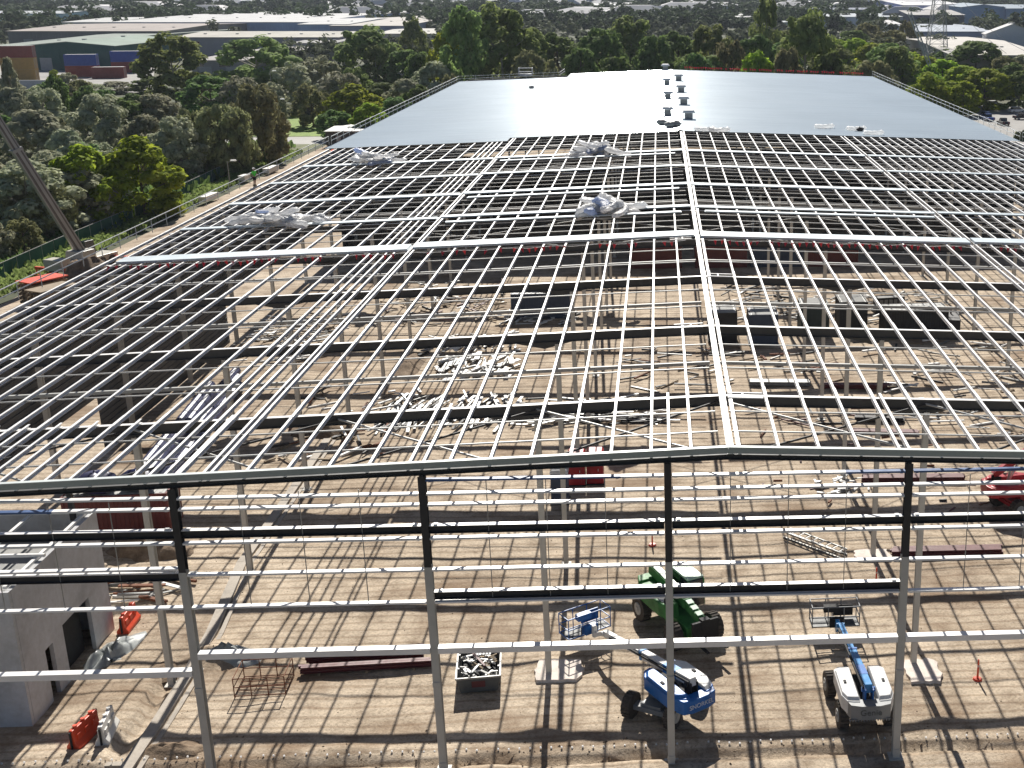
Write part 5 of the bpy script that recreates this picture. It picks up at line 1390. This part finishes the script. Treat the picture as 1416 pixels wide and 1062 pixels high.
# far woods and suburbs: one mass of small crowns
def far_mass(name, label, n, xr_, yr_, hr, mat, seed, avoid=()):
    rng = np.random.default_rng(seed); cs = []; rad = []
    for i in range(n):
        y = yr_[0]+(yr_[1]-yr_[0])*rng.uniform()**1.3; x = rng.uniform(-.56, .30)*(y+45)
        h = rng.uniform(*hr)
        if any(a[0] < x < a[1] and a[2] < y < a[3] for a in avoid): continue
        for k in range(5): cs.append((x+rng.normal(0, h*.2), y+rng.normal(0, h*.2), TREE_Z+h*rng.uniform(.3, .9))); rad.append(h*rng.uniform(.18, .30))
    V = leaf_cards(rng, np.array(cs), np.array(rad), 22, 1.0, .5, .85)
    # leaf size follows distance so that far crowns stay cheap
    q = V.reshape(-1, 4, 3); c = q.mean(1, keepdims=True); k = np.clip(c[:, :, 1:2]/520., 1.0, 3.2); q = c+(q-c)*k
    me = mesh_quads(name, q.reshape(-1, 3), mat); o = bpy.data.objects.new(name, me); COL.objects.link(o)
    return tag(o, label, 'woods', kind='stuff')

# ------------------------------------------------------------------ industrial buildings beyond
WALLC = {}
def wallm(c):
    if c not in WALLC: WALLC[c] = paint('wall_%d' % len(WALLC), c, .75, 0, .22, .08, .12)
    return WALLC[c]
def roofm(c): return wallm(c)
def industrial(label, px0, px1, ye, h, yr, rise, wall, roof, doors=2, ridge='x', windows=0, name='industrial_building', cat='warehouse'):
    a = G(px0, ye, h); c = G(px1, ye, h); W_ = (c-a).length; rz = atan2(c.y-a.y, c.x-a.x)
    # depth from the sight line to the ridge (or to the far end of a ridge that runs away)
    pm = (px0+px1)/2; top = G(pm, yr, h+rise); near = G(pm, ye, h)
    D = max(8, (Vector((top.x, top.y))-Vector((near.x, near.y))).length); D = D*2 if ridge == 'x' else D
    H = h-TREE_Z
    t = thing(name, label, cat, (a.x, a.y, TREE_Z), rz)
    wm, rm = wallm(sc(wall, 1.55)), roofm(sc(roof, .72))
    b = MB()
    if ridge == 'x':
        b.prism([(0, 0), (W_, 0), (W_, D), (0, D)], 0, H)
        for x in (.02, W_-.02): b.slab([(x, 0, H), (x, D, H), (x, D/2, H+rise-.03)], .04, (1, 0, 0))
    else:
        b.prism([(0, 0), (W_, 0), (W_, D), (0, D)], 0, H)
        for y in (.02, D-.02): b.slab([(0, y, H), (W_, y, H), (W_/2, y, H+rise-.03)], .04, (0, 1, 0))
    for k in range(int(W_/3.2)): b.box(1.6+k*3.2, -.04, H/2, .16, .08, H-.3)
    wl_ = b.build('wall', wm, t)
    b = MB(); e = .6
    if ridge == 'x':
        for s0, s1 in ((-e, D/2), (D/2, D+e)):
            z0 = H+(rise if s0 > 0 else -rise*e/(D/2)); z1 = H+(rise if s1 < D*.6 else -rise*e/(D/2))
            b.slab([(-e, s0, z0+.12), (W_+e, s0, z0+.12), (W_+e, s1, z1+.12), (-e, s1, z1+.12)], .2, (0, 0, 1))
    else:
        for s0, s1 in ((-e, W_/2), (W_/2, W_+e)):
            z0 = H+(rise if s0 > 0 else -rise*e/(W_/2)); z1 = H+(rise if s1 < W_*.6 else -rise*e/(W_/2))
            b.slab([(s0, -e, z0+.12), (s1, -e, z1+.12), (s1, D+e, z1+.12), (s0, D+e, z0+.12)], .2, (0, 0, 1))
    rf = b.build('roof', rm, t)
    r = random.Random(int(px0*7+ye))
    for k in range(max(2, int(W_/14))):
        b = MB(); x = W_*(k+.5)/max(2, int(W_/14))
        if ridge == 'x': b.box(x, D*.25, H+rise*.5+.35, 1.2, 1.2, .5)
        else: b.box(W_/2+r.uniform(-1, 1), D*(k+.5)/max(2, int(W_/14)), H+rise+.3, 1.3, 1.3, .6)
        b.build('roof_vent', M['rim'], rf)
    for k in range(doors):
        x = W_*(k+.5)/doors; dw, dh = min(4.5, W_/doors*.5), min(4.6, H*.62)
        b = MB(); b.box(x, -.10, dh/2, dw, .1, dh)
        for q in range(8): b.box(x, -.17, dh*(q+.5)/8, dw-.1, .03, .08)
        b.build('roller_door', M['rim'], wl_)
    for k in range(windows):
        x = W_*(k+.25)/windows; b = MB(); b.box(x, -.11, H*.72, W_/windows*.42, .06, 1.1); b.build('window', M['glass'], wl_)
    return t
WHT, CRM, PBL, GBL = (.72, .72, .71), (.62, .59, .52), (.36, .46, .55), (.22, .28, .38)
industrial('pale blue warehouse at the far left edge', -62, 87, 19, 10, 15.5, 1.2, (.40, .52, .58), (.62, .66, .68), 3)
industrial('low white roofed building between the pale blue warehouse and the long one', 86, 150, 31, 8, 25, 1.2, (.5, .5, .5), WHT, 2)
industrial('very long white roofed warehouse with blue grey walls at the back left', 149, 432, 31, 9, 20.5, 1.5, (.30, .37, .50), WHT, 6)
industrial('white roofed annex at the right end of the very long warehouse', 412, 480, 34, 8.5, 26.5, 1.2, (.30, .37, .50), WHT, 2)
industrial('warehouse with a faded pink grey roof behind the green shed', 10, 226, 43.5, 8, 34.5, 1.4, (.17, .16, .155), (.52, .46, .42), 4)
industrial('dark green gabled shed behind the shipping containers', 28, 158, 64, 8.5, 50, 1.6, (.035, .085, .075), (.36, .45, .38), 2, 'y', 0, 'shed', 'shed')
industrial('low grey green roofed building at the left edge behind the stacked containers', -30, 66, 66, 6, 50, 1.0, (.30, .32, .30), (.38, .43, .38), 2)
industrial('long cream roofed factory with pale walls in the left middle', 240, 468, 52, 8, 44, 1.3, (.27, .255, .265), CRM, 4, 'x', 3)
industrial('low grey store with a pale flat roof in front of the cream roofed factory', 264, 338, 84, 5, 72, .6, (.22, .21, .205), (.48, .45, .42), 2, 'x', 2)
industrial('grey office block with a dark cube on top at the right of the cream factory', 402, 462, 60, 6.5, 54, .5, (.34, .33, .33), (.42, .41, .40), 1, 'x', 3, 'office_block', 'office')
industrial('cream roofed warehouse behind the large dark gum left of centre', 456, 560, 36, 8, 25.5, 1.4, (.24, .25, .32), (.62, .58, .53), 3)
industrial('narrow cream roofed building in front of the cream warehouse left of centre', 520, 602, 47, 6, 41, .9, (.3, .29, .27), (.66, .64, .58), 2)
industrial('small bright white roofed shed behind the cream warehouse', 470, 506, 24, 8, 17, 1.2, (.5, .5, .5), (.8, .8, .78), 1)
industrial('tiny white gabled building near the top left of centre', 590, 613, 9, 8, 3, 3, (.5, .5, .5), (.8, .8, .8), 1, 'y')
industrial('tiny white roofed building near the top, right of the gabled one', 623, 650, 7, 8, 4, 1, (.45, .46, .5), (.8, .8, .8), 1)
industrial('small pale building with a blue roof near the top left of the tall gums', 683, 702, 9, 7, 4, 1, (.4, .42, .5), (.35, .42, .55), 1)
industrial('long thin white roofed building near the top above the ridge', 812, 866, 7.5, 9, 4, 1.2, (.35, .35, .37), (.82, .82, .82), 2)
industrial('pale roofed building near the top just right of the ridge', 920, 952, 5, 8, 1.5, 1, (.4, .4, .4), (.7, .68, .64), 1)
industrial('white walled building near the top right of the ridge', 964, 1000, 10, 8, 6, 1, (.5, .5, .5), (.8, .8, .8), 1)
industrial('deep blue building block near the top right of the ridge', 1013, 1043, 8, 11, 5, 1, (.05, .08, .24), (.7, .7, .72), 1)
industrial('white walled store below the deep blue block', 1010, 1038, 24, 7, 20, .8, (.6, .6, .6), (.8, .8, .8), 1)
industrial('pale roofed building near the top beside the dark blue green gum', 1074, 1132, 5, 8, 1.5, 1, (.32, .34, .4), (.72, .74, .76), 2)
industrial('pale shed hidden beside the large pale topped gum', 1066, 1098, 31, 6, 22, 1, (.42, .46, .5), (.62, .68, .72), 1)
industrial('long slate blue building across the right background', 1116, 1252, 13.5, 9, 11, .8, (.13, .16, .25), (.24, .27, .36), 4)
industrial('long pale grey building in front of the slate blue one', 1138, 1252, 23.5, 8, 19, 1, (.34, .38, .45), (.55, .60, .64), 3)
industrial('white roofed factory with lilac walls at the top right', 1250, 1340, 7.5, 13, 1, 1.8, (.25, .28, .45), (.84, .84, .86), 3, 'x', 4)
industrial('big blue grey gabled warehouse at the top right corner', 1330, 1390, 10, 13, 4, 2, (.19, .27, .40), (.42, .50, .58), 2, 'y')
industrial('blue grey warehouse wall cut by the right edge at the top', 1392, 1470, 12, 12, 7, 1.2, (.17, .24, .36), (.40, .47, .55), 2)
industrial('curved pale roofed hall below the white roofed factory', 1258, 1334, 21, 10, 14, 2.2, (.10, .10, .13), (.52, .50, .48), 2)
industrial('low pale blue roofed building right of the lattice tower', 1268, 1374, 44, 6, 36, 1, (.22, .25, .36), (.55, .60, .68), 3)
industrial('white gabled shed at the right edge', 1364, 1436, 47, 11, 33, 4, (.42, .43, .46), (.84, .83, .82), 1, 'y')
industrial('cream roofed building nearest the right edge behind the dark rounded tree', 1318, 1450, 77, 8, 57, 1.6, (.36, .33, .31), (.76, .72, .66), 2)
industrial('small white shed left of the lattice tower', 1226, 1247, 34, 7, 28, 1, (.5, .5, .5), (.82, .80, .80), 1)
# dark cube on the office block is the plant room: built as its own small volume beside it
t = thing('plant_room', 'dark boxy plant room standing beside the grey office block', 'plant room', tuple(G(421, 80, TREE_Z)), 0)
b = MB(); b.box(2, 3, 3.6, 5, 5, 7.2); pr = b.build('wall', M['lift_grey'], t); b = MB(); b.box(2, 3, 7.3, 5.4, 5.4, .2); b.build('roof', M['wall_clad'], t); b = MB(); b.box(2, .45, 1.2, 1.2, .1, 2.4); b.build('door', M['black'], pr)
# stacked containers in the yard
def yard(px, py, lev, mat, label, rz=.12, sx=1.0):
    p = G(px, py, TREE_Z); t = container((p.x, p.y, TREE_Z+3.9*lev), rz, mat, label); t.scale = (sx*1.75, 1.5, 1.5); return t
yard(30, 112, 0, 'cont_yellow', 'mustard container at the bottom of the tall stack at the left edge')
yard(30, 112, 1, 'cont_yellow', 'mustard container in the middle of the tall stack at the left edge')
yard(30, 112, 2, 'cont_red', 'red brown container on top of the tall stack at the left edge')
yard(116, 106, 0, 'cont_red', 'red brown container under the left blue container')
yard(116, 106, 1, 'cont_blue', 'bright blue container on the left stack before the green shed')
yard(152, 108, 0, 'cont_red', 'red brown container with white marks between the two blue ones')
yard(178, 100, 0, 'cont_red', 'red brown container under the right blue container')
yard(178, 100, 1, 'cont_blue', 'bright blue container on the right stack before the green shed')
yard(112, 91, 0, 'maroon_cont', 'maroon container along the front wall of the green shed')
yard(140, 84, 1, 'maroon_cont', 'maroon container standing high at the right corner of the green shed')
yard(200, 84, 1, 'cont_red', 'dark red container just left of the big spreading gum')
p = G(30, 124, TREE_Z); t = thing('yard_wall', 'pale block wall of the yard below the mustard containers', 'wall', (p.x, p.y, TREE_Z), .05)
b = MB(); b.box(-6, 0, 1.4, 32, .3, 2.8); b.build('block_wall', M['precast'], t); b = MB(); b.box(-6, 0, 2.86, 32.2, .42, .12); b.build('coping', M['white_steel'], t)
# lorry trailer leaning between the blue containers
p = G(146, 96, TREE_Z); t = thing('conveyor', 'white tilted loading conveyor between the two blue containers', 'conveyor', (p.x, p.y, TREE_Z), .9)
b = MB(); b.bar((-3.2, 0, 2.6), (4.4, 0, 5.4), 1.3, .35); b.build('belt_frame', M['white_steel'], t); b = MB()
for x, z in ((-2, 2.8), (3, 4.6)):
    for y in (-.6, .6): b.bar((x, y, 0), (x, y, z), .14, .14)
b.build('leg', M['black'], t)

# ------------------------------------------------------------------ lattice towers and wires
def pylon(px, py, Y, hgt, base, label):
    p = GY(px, py, Y); t = thing('lattice_tower', label, 'pylon', (p.x, p.y, TREE_Z))
    b = MB(); n = 12
    def half(z): return base/2*(1-z/hgt)**1.0+.45
    cor = [(-1, -1), (1, -1), (1, 1), (-1, 1)]
    for i in range(n):
        za, zb = hgt*i/n, hgt*(i+1)/n; ha, hb = half(za), half(zb)
        for k in range(4):
            (x0, y0), (x1, y1) = cor[k], cor[(k+1) % 4]
            b.bar((x0*ha, y0*ha, za), (x0*hb, y0*hb, zb), .24, .24)
            b.bar((x0*ha, y0*ha, za), (x1*hb, y1*hb, zb), .11, .11); b.bar((x1*ha, y1*ha, za), (x0*hb, y0*hb, zb), .11, .11)
            b.bar((x0*hb, y0*hb, zb), (x1*hb, y1*hb, zb), .10, .10)
    b.build('lattice', M['pylon'], t)
    for z, l in ((hgt*.72, 5.0), (hgt*.85, 4.2), (hgt*.97, 3.2)):
        b = MB(); h_ = half(z)
        for s in (-1, 1):
            for y in (-h_, h_): b.bar((s*h_, y, z), (s*l, 0, z+.2), .12, .12); b.bar((s*h_, y, z+1.2), (s*l, 0, z+.25), .10, .10)
            b.tube((s*l, 0, z+.2), (s*l, 0, z-1.2), .09, 6)
        b.build('cross_arm', M['pylon'], t)
    return t, p
py_, pp = pylon(1292, 128, 420, 42, 7.5, 'tall lattice power pylon behind the hedge trees on the right')
# raked lattice mast of the second crane, standing right of the roof
A = GY(1303, 138, 300); Bq = GY(1258, 18, 318)
t = thing('lattice_mast', 'thin raked lattice crane mast leaning left over the hedge trees on the right', 'crane', (A.x, A.y, TREE_Z))
P0 = Vector((0, 0, 1.5)); P1 = Vector((Bq.x-A.x, Bq.y-A.y, Bq.z-TREE_Z)); D = (P1-P0).normalized(); S = D.cross(Vector((0, 1, 0))).normalized(); Uq = S.cross(D)
b = MB(); N = 26
for i in range(N):
    a, c = P0.lerp(P1, i/N), P0.lerp(P1, (i+1)/N)
    for s, u in ((-1, -1), (1, -1), (1, 1), (-1, 1)): b.bar(a+S*s*.42+Uq*u*.42, c+S*s*.42+Uq*u*.42, .15, .15)
    for u in (-1, 1): b.bar(a+S*.42+Uq*u*.42, c-S*.42+Uq*u*.42, .08, .08)
    for s in (-1, 1): b.bar(a+S*s*.42+Uq*.42, c+S*s*.42-Uq*.42, .08, .08)
b.build('mast', M['bridging'], t)
b = MB(); b.box(0, 0, .8, 3.2, 7, 1.6); b.build('crawler_base', M['crane_cab'], t, bevel=.1)
b = MB(); b.box(1.2, 1.5, 2.4, 2.4, 4, 1.9); b.build('machine_house', M['crane_cab'], t, bevel=.1)
for k in range(2):
    b = MB(); a = Vector((pp.x+(5 if k else -5), pp.y, TREE_Z+42*(.72 if k else .85))); e = GY(1425, 96-22*k, 380)
    pts = [a.lerp(e, i/14)-Vector((0, 0, 3.2*sin(pi*i/14))) for i in range(15)]
    b.path(pts, .07, 5); o = b.build('power_line', M['pylon']); tag(o, ('upper', 'lower')[1-k] and ('power line sagging from the pylon towards the right edge, upper one' if k else 'power line sagging from the pylon towards the right edge, lower one'), 'cable')

# ------------------------------------------------------------------ parked vehicles on the right
def car(p, rz, mat, label, ute=False):
    t = thing('parked_car', label, 'car', p, rz)
    b = MB(); L2, W2 = 2.2, .88
    prof = [(-L2, .35), (L2, .35), (L2+.02, .62), (L2-.1, .82), (1.15, .95), (-L2+.05, .98), (-L2-.02, .6)]
    b.slab([(x, 0, z) for x, z in prof], W2*2, (0, 1, 0)); bd = b.build('body', M[mat], t, bevel=.06)
    cab = [(-1.75, .96), (1.1, .94), (.45, 1.48), (-1.35, 1.50)] if not ute else [(-.6, .96), (1.1, .94), (.5, 1.62), (-.45, 1.64)]
    b = MB(); b.slab([(x, 0, z) for x, z in cab], 1.5, (0, 1, 0)); b.build('window', M['glass'], bd, bevel=.05)
    b = MB(); xs2 = [c[0] for c in cab]; b.box((cab[2][0]+cab[3][0])/2, 0, cab[2][1]+.03, cab[2][0]-cab[3][0]+.1, 1.4, .07); b.build('roof', M[mat], bd)
    for x in (-1.35, 1.38):
        for y in (-.8, .8):
            b = MB(); b.tube((x, y-.11, .33), (x, y+.11, .33), .33, 16); w_ = b.build('wheel', M['tyre'], t)
            b = MB(); s = 1 if y > 0 else -1; b.tube((x, y+s*.1, .33), (x, y+s*.13, .33), .2, 12); b.build('rim', M['rim'], w_)
    for y in (-.62, .62):
        b = MB(); b.box(L2+.0, y, .68, .06, .36, .16); b.build('headlight', M['white_plastic'], t)
        b = MB(); b.box(-L2-.0, y, .74, .06, .3, .16); b.build('tail_light', M['red_paint'], t)
    return t
def at_(px, py): p = G(px, py, -.38); return Vector((p.x, p.y, -.38))
car(at_(1362, 163), radians(100), 'car_blue', 'blue parked car farther from the roof corner rail, back one')
car(at_(1366, 167), radians(100), 'car_blue', 'blue parked ute with a white tray edge beside the roof rail', True)
car(at_(1387, 173), radians(95), 'car_dark', 'dark grey parked ute in front of the blue cars', True)
car(at_(1374, 147), radians(30), 'car_white', 'white parked car under the trees at the back of the car park')
car(at_(1406, 156), radians(15), 'car_white', 'white parked car at the right edge of the car park')
car(at_(1413, 165), radians(15), 'car_dark', 'dark parked car at the right edge below the white one')
heap('shrub_mound', 'small dark shrub on the bare ground by the right eave', 'shrub', tuple(G(1412, 194, -.38)), 1.6, 1.6, 1.5, 'verge', 23, rough=1.4)

AVOID = [(-340, -140, 400, 800), (120, 290, 470, 1120)]
AV1 = [(-520, -430, 900, 960), (-380, -340, 755, 810), (-335, -170, 670, 820), (-340, -250, 560, 680), (-290, -150, 370, 640), (-190, -120, 600, 740)]
AV2 = [(-232, -208, 870, 920), (112, 180, 830, 900), (85, 230, 330, 420), (120, 180, 560, 680), (125, 170, 450, 560), (205, 300, 820, 1150), (120, 220, 1060, 1120), (185, 230, 880, 960)]
far_mass('woods', 'dark woods and suburban trees filling the distance', 2300, (-780, 560), (760, 2600), (9, 17), FAR_LEAF[0], 71, AV1+AV2+[(-90, -30, 1290, 1350), (30, 110, 1270, 1330)])
far_mass('woods', 'grey green trees among the factories of the middle distance', 620, (-420, 330), (430, 900), (6, 12), FAR_LEAF[1], 72, AV1+AV2+[(-300, -150, 360, 560)])
far_mass('woods', 'olive trees among the roofs of the distant suburb', 420, (-700, 520), (900, 2300), (7, 13), FAR_LEAF[1], 73, AV1+AV2)
# tiny pale houses of the suburb near the horizon
rh = random.Random(88); proto = None
for k in range(130):
    Y = 900+1450*rh.random(); x = rh.uniform(-.46, .26)*Y*1.0
    if proto is None:
        t = thing('suburban_house', 'tiny pale roofed building of the distant suburb near the horizon', 'house', (x, Y, TREE_Z), 0, 'suburban houses near the horizon')
        b = MB(); b.prism([(-9, -6), (9, -6), (9, 6), (-9, 6)], 0, 6); b.build('wall', wallm((.36, .35, .36)), t)
        b = MB(); b.prism([(-9.8, -6.8), (9.8, -6.8), (9.8, 6.8), (-9.8, 6.8)], 6, 8.4, taper=.45); b.build('roof', wallm((.62, .61, .61)), t); proto = t
    else:
        t = copy_tree(proto)
    t.location = (x, Y, TREE_Z); t.rotation_euler = (0, 0, rh.uniform(-.4, .4)); s = rh.uniform(.9, 2.6); t.scale = (s*1.3, s, rh.uniform(1.1, 1.9))

# ------------------------------------------------------------------ red bunting along the edge of the sheeted works
fl = None
for side, x0, x1 in (('left', -41, -.8), ('right', .8, 41)):
    t = thing('bunting_line', f'line of red safety flags strung across the purlins {side} of the ridge', 'bunting', (0, frame_y(3)-1.9, 0))
    b = MB(); n = 40
    pts = [on_roof(x0+(x1-x0)*i/n, 0, .10+.05*sin(i*1.9)) for i in range(n+1)]
    b.path(pts, .012, 4); b.build('rope', M['white_plastic'], t)
    for i in range(0, n*2):
        if random.random() < .25: continue
        p = pts[i//2].lerp(pts[min(n, i//2+1)], (i % 2)*.5)
        if fl is None:
            b = MB(); b.slab([(-.13, 0, 0), (.13, 0, 0), (.02, 0, -.36)], .012, (0, 1, 0)); fl = b.build('flag', M['flag_red'], t); o = fl
        else: o = fl.copy(); COL.objects.link(o); o.parent = t
        o.location = p; o.rotation_euler = (random.uniform(-.9, .3), random.uniform(-.3, .3), random.uniform(-.6, .6))

t = thing('bunting_line', 'line of red safety flags along the far right edge of the laid roof', 'bunting', (0, END_Y+.9, 0))
b = MB(); pts = [on_roof(3+38*i/40, 0, .75+.06*sin(i*1.9)) for i in range(41)]; b.path(pts, .02, 4); b.build('rope', M['maroon'], t)
for i in range(0, 80):
    if random.random() < .2: continue
    p = pts[i//2].lerp(pts[min(40, i//2+1)], (i % 2)*.5); o = fl.copy(); COL.objects.link(o); o.parent = t
    o.location = p; o.scale = (1.6, 1.6, 1.3); o.rotation_euler = (random.uniform(-.5, .3), 0, random.uniform(-.6, .6))
for i in range(14): x = 3+38*i/13; b = MB(); b.tube((x, 0, roof_z(x)-.2), (x, 0, roof_z(x)+.8), .035, 6); b.build('post', M['maroon'], t)

# ------------------------------------------------------------------ the air
b = MB(); b.box(-100, 1600, 44, 5020, 4020, 91.2)
hz = b.build('haze'); m = bpy.data.materials.new('haze_air'); m.use_nodes = True; nt = m.node_tree; nt.nodes.clear()
o = nt.nodes.new('ShaderNodeOutputMaterial'); v = nt.nodes.new('ShaderNodeVolumePrincipled')
v.inputs['Color'].default_value = (.80, .88, 1.0, 1); v.inputs['Density'].default_value = .00006; v.inputs['Anisotropy'].default_value = .25
nt.links.new(v.outputs[0], o.inputs['Volume']); hz.data.materials.append(m)
tag(hz, kind='stuff'); hz['label'] = 'thin bluish haze that pales the distance'
